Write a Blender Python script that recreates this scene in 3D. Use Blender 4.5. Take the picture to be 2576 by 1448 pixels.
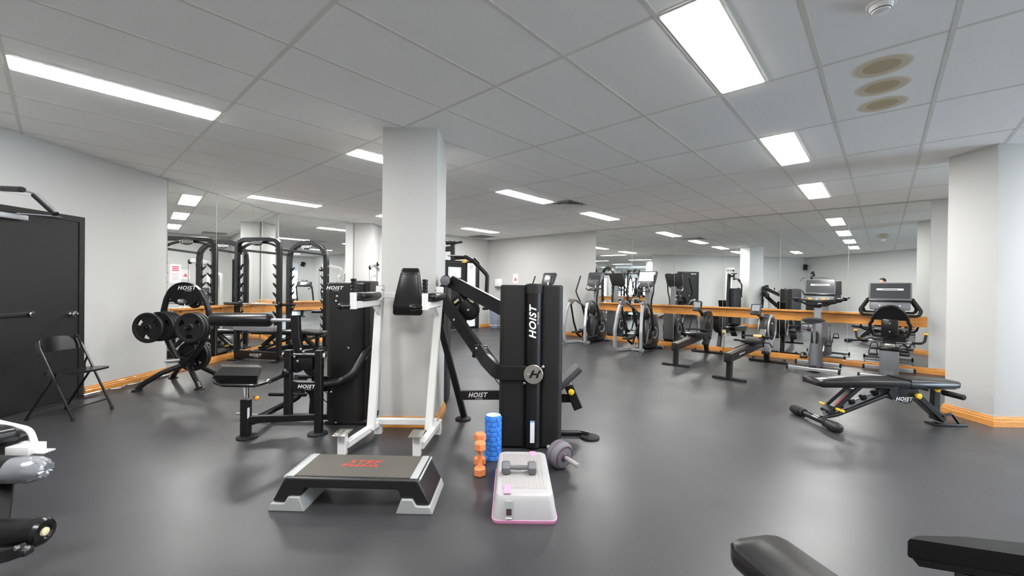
import bpy, bmesh, math, random
from mathutils import Vector as V, Matrix

random.seed(7)
sc = bpy.context.scene
for o in list(bpy.data.objects):
    bpy.data.objects.remove(o)

# ------------------------------------------------------------------ camera
F_PX, PITCH, ROLL, HC, H = 1034.3, -0.00547, 0.01233, 1.355, 2.84
cam_d = bpy.data.cameras.new('camera')
cam_d.sensor_width = 36.0
cam_d.lens = 36.0 * F_PX / 2576.0
cam_d.clip_start = 0.02
cam = bpy.data.objects.new('camera', cam_d)
sc.collection.objects.link(cam)
cam.matrix_world = (Matrix.Translation((0, 0, HC)) @ Matrix.Rotation(math.pi / 2 + PITCH, 4, 'X')
                    @ Matrix.Rotation(ROLL, 4, 'Z'))
sc.camera = cam

# ------------------------------------------------------------------ daylight and exposure
world = bpy.data.worlds.new('daylight')
sc.world = world
world.use_nodes = True
wb = world.node_tree.nodes['Background']
wb.inputs[0].default_value = (0.74, 0.86, 1.0, 1)
wb.inputs[1].default_value = 20.0
sc.view_settings.view_transform = 'Standard'
sc.view_settings.look = 'None'
sc.view_settings.gamma = 1.0
sc.view_settings.use_curve_mapping = False
sc.view_settings.exposure = 0.2
LAMP = 70.0          # radiance of the troffer diffusers

# ------------------------------------------------------------------ frames of the room
YAW = math.radians(42.1)
dB = V((math.sin(YAW), math.cos(YAW), 0))      # towards the long mirror wall
dA = V((-math.cos(YAW), math.sin(YAW), 0))     # towards the entrance wall
ORG = V((-2.311, 3.399, 0))                    # a crossing of the ceiling grid
TB, TA = 1.22, 0.61
ROTB = -YAW                                    # heading of machines that face the long mirror


def gp(a, b, z=H):
    p = ORG + dB * (a * TB) - dA * (b * TA)
    return V((p.x, p.y, z))


def at(px, py, Y):
    """point at depth Y that the survey of the photograph puts on pixel (px, py)"""
    u, v = (px - 1288) / F_PX, (py - 724) / F_PX
    c, s = math.cos(ROLL), math.sin(ROLL)
    u, v = u * c + v * s, -u * s + v * c
    cp, sp = math.cos(PITCH), math.sin(PITCH)
    d = V((u, cp + sp * v, sp - cp * v))
    return d * (Y / d.y) + V((0, 0, HC))


def fl(px, py, z=0.0):
    a = at(px, py, 1.0) - V((0, 0, HC))
    return a * ((z - HC) / a.z) + V((0, 0, HC))


# ------------------------------------------------------------------ materials
MATS = {}


def srgb(r, g, b):
    f = lambda c: (c / 255 / 12.92) if c <= 10 else ((c / 255 + 0.055) / 1.055) ** 2.4
    return (f(r), f(g), f(b), 1)


def mat(name, col, rough=0.5, metal=0.0, spec=0.5, var=0.0, vscale=60.0, bump=0.0, bscale=200.0,
        trans=0.0, coat=0.0):
    m = bpy.data.materials.new(name)
    m.use_nodes = True
    nt = m.node_tree
    p = nt.nodes['Principled BSDF']
    p.inputs['Base Color'].default_value = col
    p.inputs['Roughness'].default_value = rough
    p.inputs['Metallic'].default_value = metal
    p.inputs['Specular IOR Level'].default_value = spec
    p.inputs['Transmission Weight'].default_value = trans
    p.inputs['Coat Weight'].default_value = coat
    tc = nt.nodes.new('ShaderNodeTexCoord')
    if var:
        n = nt.nodes.new('ShaderNodeTexNoise')
        n.inputs['Scale'].default_value = vscale
        n.inputs['Detail'].default_value = 3
        nt.links.new(tc.outputs['Object'], n.inputs['Vector'])
        mx = nt.nodes.new('ShaderNodeMix')
        mx.data_type = 'RGBA'
        mx.inputs[6].default_value = [c * (1 - var) for c in col[:3]] + [1]
        mx.inputs[7].default_value = [min(1, c * (1 + var)) for c in col[:3]] + [1]
        nt.links.new(n.outputs['Fac'], mx.inputs[0])
        nt.links.new(mx.outputs[2], p.inputs['Base Color'])
    if bump:
        n2 = nt.nodes.new('ShaderNodeTexNoise')
        n2.inputs['Scale'].default_value = bscale
        n2.inputs['Detail'].default_value = 2
        nt.links.new(tc.outputs['Object'], n2.inputs['Vector'])
        b = nt.nodes.new('ShaderNodeBump')
        b.inputs['Strength'].default_value = bump
        b.inputs['Distance'].default_value = 0.002
        nt.links.new(n2.outputs['Fac'], b.inputs['Height'])
        nt.links.new(b.outputs['Normal'], p.inputs['Normal'])
    MATS[name] = m
    return m


def emat(name, col, s):
    m = bpy.data.materials.new(name)
    m.use_nodes = True
    nt = m.node_tree
    nt.nodes.clear()
    e = nt.nodes.new('ShaderNodeEmission')
    e.inputs[0].default_value = col
    e.inputs[1].default_value = s
    o = nt.nodes.new('ShaderNodeOutputMaterial')
    nt.links.new(e.outputs[0], o.inputs[0])
    MATS[name] = m
    return m


def wood_mat():
    m = mat('oak_varnish', srgb(206, 146, 82), 0.38, coat=0.25)
    nt = m.node_tree
    p = nt.nodes['Principled BSDF']
    tc = nt.nodes.new('ShaderNodeTexCoord')
    mp = nt.nodes.new('ShaderNodeMapping')
    mp.inputs['Scale'].default_value = (3, 3, 60)
    n = nt.nodes.new('ShaderNodeTexNoise')
    n.inputs['Scale'].default_value = 2.2
    n.inputs['Detail'].default_value = 5
    r = nt.nodes.new('ShaderNodeValToRGB')
    r.color_ramp.elements[0].position = 0.32
    r.color_ramp.elements[0].color = srgb(190, 120, 50)
    r.color_ramp.elements[1].position = 0.68
    r.color_ramp.elements[1].color = srgb(226, 160, 82)
    nt.links.new(tc.outputs['Object'], mp.inputs[0])
    nt.links.new(mp.outputs[0], n.inputs['Vector'])
    nt.links.new(n.outputs['Fac'], r.inputs[0])
    nt.links.new(r.outputs[0], p.inputs['Base Color'])
    return m


def floor_mat():
    m = mat('rubber_floor', srgb(66, 66, 67), 0.36, spec=0.45)
    nt = m.node_tree
    p = nt.nodes['Principled BSDF']
    tc = nt.nodes.new('ShaderNodeTexCoord')
    sp = nt.nodes.new('ShaderNodeTexNoise')
    sp.inputs['Scale'].default_value = 260
    sp.inputs['Detail'].default_value = 2
    cl = nt.nodes.new('ShaderNodeTexNoise')
    cl.inputs['Scale'].default_value = 1.1
    cl.inputs['Detail'].default_value = 5
    r = nt.nodes.new('ShaderNodeValToRGB')
    r.color_ramp.elements[0].position = 0.35
    r.color_ramp.elements[0].color = srgb(44, 44, 46)
    r.color_ramp.elements[1].position = 0.72
    r.color_ramp.elements[1].color = srgb(68, 68, 70)
    mr = nt.nodes.new('ShaderNodeMapRange')
    mr.inputs['From Min'].default_value = 0.3
    mr.inputs['From Max'].default_value = 0.7
    mr.inputs['To Min'].default_value = 0.31
    mr.inputs['To Max'].default_value = 0.41
    b = nt.nodes.new('ShaderNodeBump')
    b.inputs['Strength'].default_value = 0.18
    b.inputs['Distance'].default_value = 0.002
    for n in (sp, cl):
        nt.links.new(tc.outputs['Object'], n.inputs['Vector'])
    nt.links.new(sp.outputs['Fac'], r.inputs[0])
    nt.links.new(r.outputs[0], p.inputs['Base Color'])
    nt.links.new(cl.outputs['Fac'], mr.inputs[0])
    nt.links.new(mr.outputs[0], p.inputs['Roughness'])
    nt.links.new(sp.outputs['Fac'], b.inputs['Height'])
    nt.links.new(b.outputs['Normal'], p.inputs['Normal'])
    return m


def glass_mat():
    m = bpy.data.materials.new('window_glass')
    m.use_nodes = True
    nt = m.node_tree
    nt.nodes.clear()
    t = nt.nodes.new('ShaderNodeBsdfTransparent')
    t.inputs[0].default_value = (0.93, 0.96, 0.97, 1)
    g = nt.nodes.new('ShaderNodeBsdfGlossy')
    g.inputs['Roughness'].default_value = 0.02
    fr = nt.nodes.new('ShaderNodeFresnel')
    fr.inputs[0].default_value = 1.45
    mx = nt.nodes.new('ShaderNodeMixShader')
    o = nt.nodes.new('ShaderNodeOutputMaterial')
    nt.links.new(fr.outputs[0], mx.inputs[0])
    nt.links.new(t.outputs[0], mx.inputs[1])
    nt.links.new(g.outputs[0], mx.inputs[2])
    nt.links.new(mx.outputs[0], o.inputs[0])
    MATS['window_glass'] = m
    return m


def stain_mat():
    m = mat('tile_stain', srgb(150, 140, 120), 0.9, spec=0.1)
    nt = m.node_tree
    p = nt.nodes['Principled BSDF']
    tc = nt.nodes.new('ShaderNodeTexCoord')
    gr = nt.nodes.new('ShaderNodeTexGradient')
    gr.gradient_type = 'SPHERICAL'
    mp = nt.nodes.new('ShaderNodeMapping')
    mp.inputs['Scale'].default_value = (6.2, 6.2, 6.2)
    r = nt.nodes.new('ShaderNodeValToRGB')
    e = r.color_ramp.elements
    e[0].position = 0.0
    e[0].color = srgb(236, 232, 222)
    e[1].position = 1.0
    e[1].color = srgb(186, 172, 142)
    for pos, c in ((0.2, srgb(214, 202, 180)), (0.36, srgb(218, 206, 184)), (0.42, srgb(192, 176, 148))):
        x = e.new(pos)
        x.color = c
    nt.links.new(tc.outputs['Object'], mp.inputs[0])
    nt.links.new(mp.outputs[0], gr.inputs[0])
    nt.links.new(gr.outputs[0], r.inputs[0])
    nt.links.new(r.outputs[0], p.inputs['Base Color'])
    return m


mat('wall_paint', srgb(196, 196, 194), 0.72, spec=0.25, bump=0.05, bscale=90)
mat('wall_recess_paint', srgb(205, 205, 200), 0.8, spec=0.2)
mat('ceiling_tile', srgb(245, 245, 243), 0.92, spec=0.15, var=0.025, vscale=160, bump=0.25, bscale=260)
mat('grid_metal', srgb(220, 220, 213), 0.6, spec=0.3)
mat('troffer_frame', srgb(232, 232, 230), 0.5)
emat('troffer_diffuser', (1.0, 0.99, 0.97, 1), LAMP)
emat('lobby_diffuser', (0.97, 0.98, 1.0, 1), 40.0)
wood_mat()
floor_mat()
glass_mat()
stain_mat()
mat('mirror_silver', (0.90, 0.925, 0.91, 1), 0.0, 1.0)
mat('mirror_edge', srgb(190, 205, 200), 0.2, spec=0.8)
mat('door_steel', srgb(32, 32, 33), 0.5, spec=0.35, var=0.1, vscale=30, bump=0.08, bscale=300)
mat('black_powder', srgb(20, 20, 21), 0.36, spec=0.4, bump=0.12, bscale=500)
mat('black_gloss', srgb(17, 17, 18), 0.25, spec=0.5)
mat('black_shroud', srgb(25, 25, 25), 0.45, spec=0.4, var=0.35, vscale=420, bump=0.45, bscale=420)
mat('black_vinyl', srgb(20, 20, 21), 0.3, spec=0.4, bump=0.1, bscale=260)
mat('grey_vinyl', srgb(66, 66, 68), 0.5, spec=0.4, bump=0.1, bscale=260)
mat('black_rubber', srgb(22, 22, 23), 0.62, spec=0.35, bump=0.1, bscale=300)
mat('plate_rubber', srgb(24, 24, 24), 0.5, spec=0.45, bump=0.08, bscale=300)
mat('dark_plastic', srgb(34, 35, 37), 0.36, spec=0.4)
mat('console_grey', srgb(66, 67, 69), 0.4, spec=0.4)
mat('grey_plastic', srgb(98, 100, 104), 0.42, spec=0.5)
mat('silver_paint', srgb(160, 162, 166), 0.32, 0.35, spec=0.5)
mat('chrome', (0.82, 0.82, 0.83, 1), 0.09, 1.0)
mat('brushed_steel', srgb(186, 184, 178), 0.3, 0.9, var=0.06, vscale=90)
mat('white_enamel', srgb(222, 222, 221), 0.32, spec=0.5)
mat('white_plastic', srgb(236, 236, 236), 0.45)
mat('white_print', srgb(226, 226, 226), 0.55)
mat('grey_print', srgb(170, 170, 170), 0.55)
mat('red_print', srgb(206, 62, 48), 0.6)
mat('yellow_plastic', srgb(232, 190, 40), 0.4)
mat('orange_knob', srgb(236, 160, 40), 0.4)
mat('step_top', srgb(78, 75, 69), 0.7, var=0.15, vscale=200, bump=0.4, bscale=500)
mat('step_black', srgb(28, 28, 29), 0.4, bump=0.1, bscale=300)
mat('step_grey', srgb(158, 161, 161), 0.5)
mat('pale_step', srgb(166, 165, 167), 0.48)
mat('pale_step_top', srgb(158, 156, 155), 0.6)
mat('pink_plastic', srgb(226, 150, 190), 0.5)
mat('dark_slot', srgb(60, 42, 40), 0.7)
mat('blue_foam', srgb(62, 130, 220), 0.6, spec=0.3, var=0.06, vscale=120)
mat('white_core', srgb(234, 234, 228), 0.5)
mat('orange_neoprene', srgb(222, 134, 86), 0.6, spec=0.3, var=0.04, vscale=90)
mat('grey_neoprene', srgb(98, 98, 100), 0.5, var=0.05, vscale=90)
mat('wheel_grey', srgb(102, 100, 108), 0.55)
mat('wheel_maroon', srgb(84, 58, 66), 0.45)
mat('grip_grey', srgb(150, 146, 146), 0.5)
mat('sticker_white', srgb(224, 226, 234), 0.5)
mat('sticker_red', srgb(196, 92, 78), 0.5)
mat('plastic_wrap', (0.24, 0.25, 0.27, 1), 0.2, 0.3, spec=0.9, bump=1.0, bscale=22)
mat('screen_dark', srgb(58, 60, 62), 0.15, spec=0.6)
mat('screen_grey', srgb(140, 144, 148), 0.2, spec=0.6)
mat('vent_dark', srgb(36, 36, 36), 0.6)
mat('bin_grey', srgb(128, 136, 148), 0.5)
mat('bin_liner', srgb(232, 234, 240), 0.6)
mat('cream_plate', srgb(226, 214, 176), 0.5)
mat('blind_fabric', srgb(206, 216, 224), 0.8)
mat('poster_paper', srgb(232, 222, 224), 0.7)
mat('poster_red', srgb(206, 96, 108), 0.7)
mat('skin', srgb(205, 160, 138), 0.55, spec=0.4)
mat('hair_dark', srgb(38, 32, 30), 0.6)
mat('jacket_dark', srgb(34, 34, 38), 0.8)
mat('trouser_dark', srgb(46, 50, 62), 0.8)
mat('light_wood', srgb(226, 186, 116), 0.5)
mat('green_leaf', srgb(110, 150, 92), 0.7, var=0.3, vscale=6)
M = MATS

# ------------------------------------------------------------------ mesh helpers
COL = sc.collection
Z = V((0, 0, 1))


def rot3(rx=0, ry=0, rz=0):
    return (Matrix.Rotation(rz, 3, 'Z') @ Matrix.Rotation(ry, 3, 'Y') @ Matrix.Rotation(rx, 3, 'X'))


def fillet(pts, rad, n=5):
    pts = [V(p) for p in pts]
    if not rad:
        return pts
    out = [pts[0]]
    for i in range(1, len(pts) - 1):
        p, a, b = pts[i], pts[i - 1], pts[i + 1]
        d1, d2 = (a - p), (b - p)
        l1, l2 = d1.length, d2.length
        if l1 < 1e-6 or l2 < 1e-6:
            continue
        d1 /= l1
        d2 /= l2
        cs = max(-1, min(1, d1.dot(d2)))
        ang = math.acos(cs)
        if ang > 3.10:
            out.append(p)
            continue
        t = min(rad / math.tan(ang / 2), l1 * 0.49, l2 * 0.49)
        s, e = p + d1 * t, p + d2 * t
        for k in range(n + 1):
            w = k / n
            out.append((1 - w) ** 2 * s + 2 * w * (1 - w) * p + w * w * e)
    out.append(pts[-1])
    return out


class MB:
    def __init__(self):
        self.v, self.f = [], []

    def add(self, vs, fs):
        o = len(self.v)
        self.v += [V(p) for p in vs]
        self.f += [[i + o for i in f] for f in fs]
        return self

    def box(self, c, s, R=None):
        c = V(c)
        vs = []
        for x in (-.5, .5):
            for y in (-.5, .5):
                for z in (-.5, .5):
                    p = V((x * s[0], y * s[1], z * s[2]))
                    vs.append(c + (R @ p if R else p))
        return self.add(vs, [(0, 1, 3, 2), (4, 6, 7, 5), (0, 4, 5, 1), (2, 3, 7, 6), (0, 2, 6, 4), (1, 5, 7, 3)])

    def rbox(self, c, s, r=0.01, R=None, seg=2, taper=None):
        """rounded box; taper scales the -z end (x, y)"""
        bm = bmesh.new()
        bmesh.ops.create_cube(bm, size=1)
        for v in bm.verts:
            k = taper if (taper and v.co.z < 0) else (1, 1)
            v.co = V((v.co.x * s[0] * k[0], v.co.y * s[1] * k[1], v.co.z * s[2]))
        r = min(r, min(s) * 0.49)
        bmesh.ops.bevel(bm, geom=list(bm.edges), offset=r, segments=seg, profile=0.5, affect='EDGES')
        bm.verts.index_update()
        c = V(c)
        vs = [c + (R @ v.co if R else v.co) for v in bm.verts]
        fs = [[v.index for v in f.verts] for f in bm.faces]
        bm.free()
        return self.add(vs, fs)

    def sweep(self, pts, sec, fil=0, up=None, closed=False):
        """sweep a 2D section (side, up) along a polyline"""
        P = fillet(pts, fil) if not closed else [V(p) for p in pts]
        n = len(P)
        tang = []
        for i in range(n):
            a = P[(i - 1) % n] if (closed or i > 0) else P[i]
            b = P[(i + 1) % n] if (closed or i < n - 1) else P[i]
            t = (b - a)
            tang.append(t.normalized() if t.length > 1e-9 else V((0, 0, 1)))
        t0 = tang[0]
        u = V(up) if up is not None else (Z if abs(t0.z) < 0.9 else V((0, 1, 0)))
        u = (u - t0 * u.dot(t0)).normalized()
        vs, k = [], len(sec)
        for i in range(n):
            t = tang[i]
            u = (u - t * u.dot(t))
            u = u.normalized() if u.length > 1e-6 else (V((1, 0, 0)) - t * t.x).normalized()
            s = t.cross(u)
            # mitre compensation is ignored: bends are filleted
            for (a, b) in sec:
                vs.append(P[i] + s * a + u * b)
        fs = []
        m = n if closed else n - 1
        for i in range(m):
            j = (i + 1) % n
            for q in range(k):
                w = (q + 1) % k
                fs.append((i * k + q, i * k + w, j * k + w, j * k + q))
        if not closed:
            fs.append(tuple(reversed(range(k))))
            fs.append(tuple((n - 1) * k + q for q in range(k)))
        return self.add(vs, fs)

    def tube(self, pts, r, n=10, fil=0, closed=False):
        sec = [(r * math.cos(2 * math.pi * i / n), r * math.sin(2 * math.pi * i / n)) for i in range(n)]
        return self.sweep(pts, sec, fil, closed=closed)

    def bar(self, p, q, w, h=None, up=None, ch=0.12):
        return self.beam([p, q], w, h, up=up, ch=ch)

    def beam(self, pts, w, h=None, fil=0, up=None, ch=0.12):
        h = h or w
        c = min(w, h) * ch
        a, b = w / 2, h / 2
        sec = [(-a + c, -b), (a - c, -b), (a, -b + c), (a, b - c), (a - c, b), (-a + c, b), (-a, b - c), (-a, -b + c)]
        return self.sweep(pts, sec, fil, up)

    def lathe(self, p, axis, prof, n=24):
        """profile [(t, r)] along the axis from p"""
        p, ax = V(p), V(axis).normalized()
        u = (V((1, 0, 0)) if abs(ax.x) < 0.9 else V((0, 1, 0)))
        u = (u - ax * u.dot(ax)).normalized()
        w = ax.cross(u)
        vs = []
        for (t, r) in prof:
            for i in range(n):
                a = 2 * math.pi * i / n
                vs.append(p + ax * t + (u * math.cos(a) + w * math.sin(a)) * r)
        fs = []
        for j in range(len(prof) - 1):
            for i in range(n):
                k = (i + 1) % n
                fs.append((j * n + i, j * n + k, (j + 1) * n + k, (j + 1) * n + i))
        ring_ = abs(prof[0][0] - prof[-1][0]) < 1e-9 and abs(prof[0][1] - prof[-1][1]) < 1e-9
        if prof[0][1] > 1e-5 and not ring_:
            fs.append(tuple(reversed(range(n))))
        if prof[-1][1] > 1e-5 and not ring_:
            fs.append(tuple((len(prof) - 1) * n + i for i in range(n)))
        return self.add(vs, fs)

    def cyl(self, p, q, r, n=18, r2=None, bev=0.0):
        p, q = V(p), V(q)
        L = (q - p).length
        r2 = r if r2 is None else r2
        if bev:
            prof = [(0, r - bev), (bev, r), (L - bev, r2), (L, r2 - bev)]
        else:
            prof = [(0, r), (L, r2)]
        return self.lathe(p, q - p, prof, n)

    def ball(self, c, r, n=16, m=10, s=(1, 1, 1)):
        c = V(c)
        vs = [c + V((0, 0, -r * s[2]))]
        for j in range(1, m):
            a = -math.pi / 2 + math.pi * j / m
            for i in range(n):
                b = 2 * math.pi * i / n
                vs.append(c + V((r * s[0] * math.cos(a) * math.cos(b), r * s[1] * math.cos(a) * math.sin(b), r * s[2] * math.sin(a))))
        vs.append(c + V((0, 0, r * s[2])))
        fs = []
        for i in range(n):
            fs.append((0, 1 + (i + 1) % n, 1 + i))
            fs.append((len(vs) - 1, 1 + (m - 2) * n + i, 1 + (m - 2) * n + (i + 1) % n))
        for j in range(m - 2):
            for i in range(n):
                k = (i + 1) % n
                fs.append((1 + j * n + i, 1 + j * n + k, 1 + (j + 1) * n + k, 1 + (j + 1) * n + i))
        return self.add(vs, fs)

    def prism(self, poly, vec):
        poly = [V(p) for p in poly]
        vec = V(vec)
        n = len(poly)
        vs = poly + [p + vec for p in poly]
        fs = [tuple(range(n)), tuple(range(2 * n - 1, n - 1, -1))]
        for i in range(n):
            k = (i + 1) % n
            fs.append((i, i + n, k + n, k))
        return self.add(vs, fs)

    def loft(self, rings):
        k = len(rings[0])
        vs = [p for r in rings for p in r]
        fs = []
        for j in range(len(rings) - 1):
            for i in range(k):
                w = (i + 1) % k
                fs.append((j * k + i, j * k + w, (j + 1) * k + w, (j + 1) * k + i))
        fs.append(tuple(reversed(range(k))))
        fs.append(tuple((len(rings) - 1) * k + i for i in range(k)))
        return self.add(vs, fs)


MATRIX = {}
WORLD = set()


def root_of(o):
    while o.parent:
        o = o.parent
    return o


def build(name, mb, m, parent=None, ang=35, smooth=True):
    me = bpy.data.meshes.new(name)
    vs = mb.v
    if parent is not None:
        r = root_of(parent)
        if r.name in WORLD:
            inv = MATRIX[r.name].inverted()
            vs = [inv @ p for p in vs]
    me.from_pydata([tuple(p) for p in vs], [], mb.f)
    bm = bmesh.new()
    bm.from_mesh(me)
    bmesh.ops.recalc_face_normals(bm, faces=list(bm.faces))
    bm.to_mesh(me)
    bm.free()
    if smooth:
        me.polygons.foreach_set('use_smooth', [True] * len(me.polygons))
        me.set_sharp_from_angle(angle=math.radians(ang))
    me.materials.append(M[m])
    o = bpy.data.objects.new(name, me)
    COL.objects.link(o)
    if parent is not None:
        o.parent = parent
    return o


def tag(o, label=None, cat=None, group=None, kind=None):
    if label:
        o['label'] = label
    if cat:
        o['category'] = cat
    if group:
        o['group'] = group
    if kind:
        o['kind'] = kind
    return o


def thing(name, label, cat, loc=(0, 0, 0), rot=0.0, group=None, kind=None, world=False):
    o = bpy.data.objects.new(name, None)
    COL.objects.link(o)
    o.empty_display_size = 0.1
    o.location = loc
    o.rotation_euler = (0, 0, rot)
    MATRIX[o.name] = Matrix.Translation(V(loc)) @ Matrix.Rotation(rot, 4, 'Z')
    if world:
        WORLD.add(o.name)
    return tag(o, label, cat, group, kind)


def copy_tree(o, parent=None):
    c = o.copy()
    COL.objects.link(c)
    c.parent = parent
    for ch in [x for x in bpy.data.objects if x.parent == o]:
        copy_tree(ch, c)
    return c


def place(o, loc, rot, label=None, group=None):
    o.location = loc
    o.rotation_euler = (0, 0, rot)
    return tag(o, label, group=group)


TXT = {}


def text(s, size, m, parent, org, xd, yd, shear=0.0, bold=0.0, wx=1.0, depth=0.0012, name='lettering', align='CENTER'):
    """flat lettering at org; xd reading direction, yd up direction (frame of the parent)"""
    key = (s, shear, bold, align)
    if key not in TXT:
        cu = bpy.data.curves.new('t', 'FONT')
        cu.body = s
        cu.size = 1.0
        cu.shear = shear
        cu.offset = bold
        cu.space_character = 1.12 if bold else 1.0
        cu.align_x = align
        cu.align_y = 'CENTER'
        cu.resolution_u = 3
        to = bpy.data.objects.new('t', cu)
        COL.objects.link(to)
        dg = bpy.context.evaluated_depsgraph_get()
        dg.update()
        me = bpy.data.meshes.new_from_object(to.evaluated_get(dg))
        TXT[key] = ([v.co.copy() for v in me.vertices], [list(p.vertices) for p in me.polygons])
        bpy.data.objects.remove(to)
        bpy.data.meshes.remove(me)
    vs, fs = TXT[key]
    xd, yd = V(xd).normalized(), V(yd).normalized()
    nz = xd.cross(yd)
    mb = MB()
    n = len(vs)
    allv = [V(org) + xd * (p.x * size * wx) + yd * (p.y * size) + nz * depth for p in vs]
    mb.add(allv, fs)
    return build(name, mb, m, parent, smooth=False)


def clip(poly, a, b):
    """keep the part of a 2D polygon on the left of a->b"""
    out = []
    n = len(poly)
    side = lambda p: (b[0] - a[0]) * (p[1] - a[1]) - (b[1] - a[1]) * (p[0] - a[0])
    for i in range(n):
        p, q = poly[i], poly[(i + 1) % n]
        sp, sq = side(p), side(q)
        if sp >= 0:
            out.append(p)
        if (sp > 0 > sq) or (sp < 0 < sq):
            t = sp / (sp - sq)
            out.append((p[0] + (q[0] - p[0]) * t, p[1] + (q[1] - p[1]) * t))
    return out

# ================================================================== THE ROOM
C0, C1, C2, C3, C4 = (-5.03, -1.5), (-5.03, 8.82), (-0.743, 13.556), (9.5, 4.30), (9.5, -1.5)
ROOM = [C0, C4, C3, C2, C1]                  # counter-clockwise
DA, DB = 9.64, 9.56                          # distances of the entrance wall and of the long mirror wall


def grow(poly, d):
    n = len(poly)
    out = []
    for i in range(n):
        p, a, b = V(poly[i]), V(poly[i - 1]), V(poly[(i + 1) % n])
        e1, e2 = (p - a).normalized(), (b - p).normalized()
        n1, n2 = V((e1.y, -e1.x)), V((e2.y, -e2.x))
        k = (n1 + n2)
        out.append(p + k * (d / (1 + n1.dot(n2))))
    return [(p.x, p.y) for p in out]


def area(poly):
    return 0.5 * abs(sum(poly[i][0] * poly[(i + 1) % len(poly)][1] - poly[(i + 1) % len(poly)][0] * poly[i][1]
                         for i in range(len(poly))))


BIG = grow(ROOM, 0.13)
floor = build('floor', MB().prism([(x, y, 0) for x, y in BIG], (0, 0, -0.1)), 'rubber_floor')
tag(floor, 'speckled charcoal rubber gym floor', 'floor', kind='structure')
ceiling = build('ceiling', MB().prism([(x, y, H + 0.03) for x, y in BIG], (0, 0, 0.12)), 'ceiling_tile')
tag(ceiling, 'suspended ceiling of pale grey rectangular tiles', 'ceiling', kind='structure')


def room_clip(poly, d=0.0):
    R_ = grow(ROOM, d) if d else ROOM
    for i in range(len(R_)):
        poly = clip(poly, R_[i], R_[(i + 1) % len(R_)])
        if len(poly) < 3:
            return []
    return poly


# the lamps and the diffuser take their cells out of the tiling
LIGHTS = [(a, b) for a in (-3, -1, 1, 3, 5) for b in (-13, -7, -1, 5, 11, 17)] + [(-2, 2)]
full_tiles = {}


def tile(a0, a1, b0, b1):
    g = 0.0
    cs = [gp(a0, b0), gp(a1, b0), gp(a1, b1), gp(a0, b1)]
    poly = [(c.x, c.y) for c in cs]
    s = sum(poly[i][0] * poly[(i + 1) % 4][1] - poly[(i + 1) % 4][0] * poly[i][1] for i in range(4))
    if s < 0:
        poly.reverse()
    full = area(poly)
    cp = room_clip(poly)
    if len(cp) < 3 or area(cp) < 0.004:
        return None
    ctr = gp((a0 + a1) / 2, (b0 + b1) / 2)
    if area(cp) > full * 0.999:
        key = (round(a1 - a0, 2), round(b1 - b0, 2))
        if key not in full_tiles:
            mb = MB().prism([(x - ctr.x, y - ctr.y, 0.0012) for x, y in poly], (0, 0, 0.014))
            full_tiles[key] = build('ceiling_tile', mb, 'ceiling_tile', ceiling, smooth=False)
            o = full_tiles[key]
        else:
            o = full_tiles[key].copy()
            COL.objects.link(o)
        o.location = (ctr.x, ctr.y, H)
    else:
        o = build('ceiling_tile', MB().prism([(x - ctr.x, y - ctr.y, 0.0012) for x, y in cp], (0, 0, 0.014)),
                  'ceiling_tile', ceiling, smooth=False)
        o.location = (ctr.x, ctr.y, H)
    return o


in_room = lambda p: all((ROOM[(i + 1) % 5][0] - ROOM[i][0]) * (p[1] - ROOM[i][1])
                        - (ROOM[(i + 1) % 5][1] - ROOM[i][1]) * (p[0] - ROOM[i][0]) > 0.05 for i in range(5))
lit = []
stained = None
for a in range(-6, 8):
    for b in range(-10, 24):
        if (a, b) in LIGHTS and all(in_room(gp(x, y)) for x in (a, a + 1) for y in (b, b + .5)):
            lit.append((a, b))
            tile(a, a + 1, b + .5, b + 1)
        elif (a, b) == (4, -1):
            tile(4.5, 5, -1, 0)
        else:
            t_ = tile(a, a + 1, b, b + 1)
            if (a, b) == (2, 6):
                stained = t_


def strip(p, q, w, z0, z1):
    d = (V(q) - V(p)).normalized()
    s = V((-d.y, d.x)) * (w / 2)
    poly = [(p[0] - s.x, p[1] - s.y), (q[0] - s.x, q[1] - s.y), (q[0] + s.x, q[1] + s.y), (p[0] + s.x, p[1] + s.y)]
    cp = room_clip(poly)
    if len(cp) < 3:
        return None
    return MB().prism([(x, y, z0) for x, y in cp], (0, 0, z1 - z0))


for a in range(-6, 8):
    mb = strip(gp(a, -14)[:2], gp(a, 24)[:2], 0.024, H - 0.0006, H + 0.004)
    if mb:
        build('grid_bar', mb, 'grid_metal', ceiling, smooth=False)
for b in range(-10, 24):
    mb = strip(gp(-7, b)[:2], gp(8, b)[:2], 0.024, H - 0.0008, H + 0.004)
    if mb:
        build('grid_bar', mb, 'grid_metal', ceiling, smooth=False)

# three round stains on one tile
for a in (2.21, 2.51, 2.82):
    c = gp(a, 6.5)
    e_ = build('stain', MB().lathe((0, 0, 0), (0, 0, -1), [(-0.002, 0.158), (0.0006, 0.158)], 40), 'tile_stain', ceiling)
    e_.location = (c.x, c.y, H + 0.001)
    tag(e_, 'round brown stain on the ceiling tile')


def wall_seg(mb, p, q, z0, z1, th=0.12):
    """wall slab whose room face runs p->q, the thickness lies to the right of p->q"""
    p, q = V((p[0], p[1], 0)), V((q[0], q[1], 0))
    d = (q - p).normalized()
    n = V((d.y, -d.x, 0)) * th
    mb.prism([p + Z * z0, q + Z * z0, q + n + Z * z0, p + n + Z * z0], (0, 0, z1 - z0))
    return mb


def along(base, d, s):
    return (base[0] + d[0] * s, base[1] + d[1] * s)


HT = H + 0.03
wl = tag(build('wall_left', wall_seg(MB(), C1, C0, 0, HT), 'wall_paint', smooth=False),
         'pale painted wall with the dark door, at left', 'wall', kind='structure')
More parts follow.
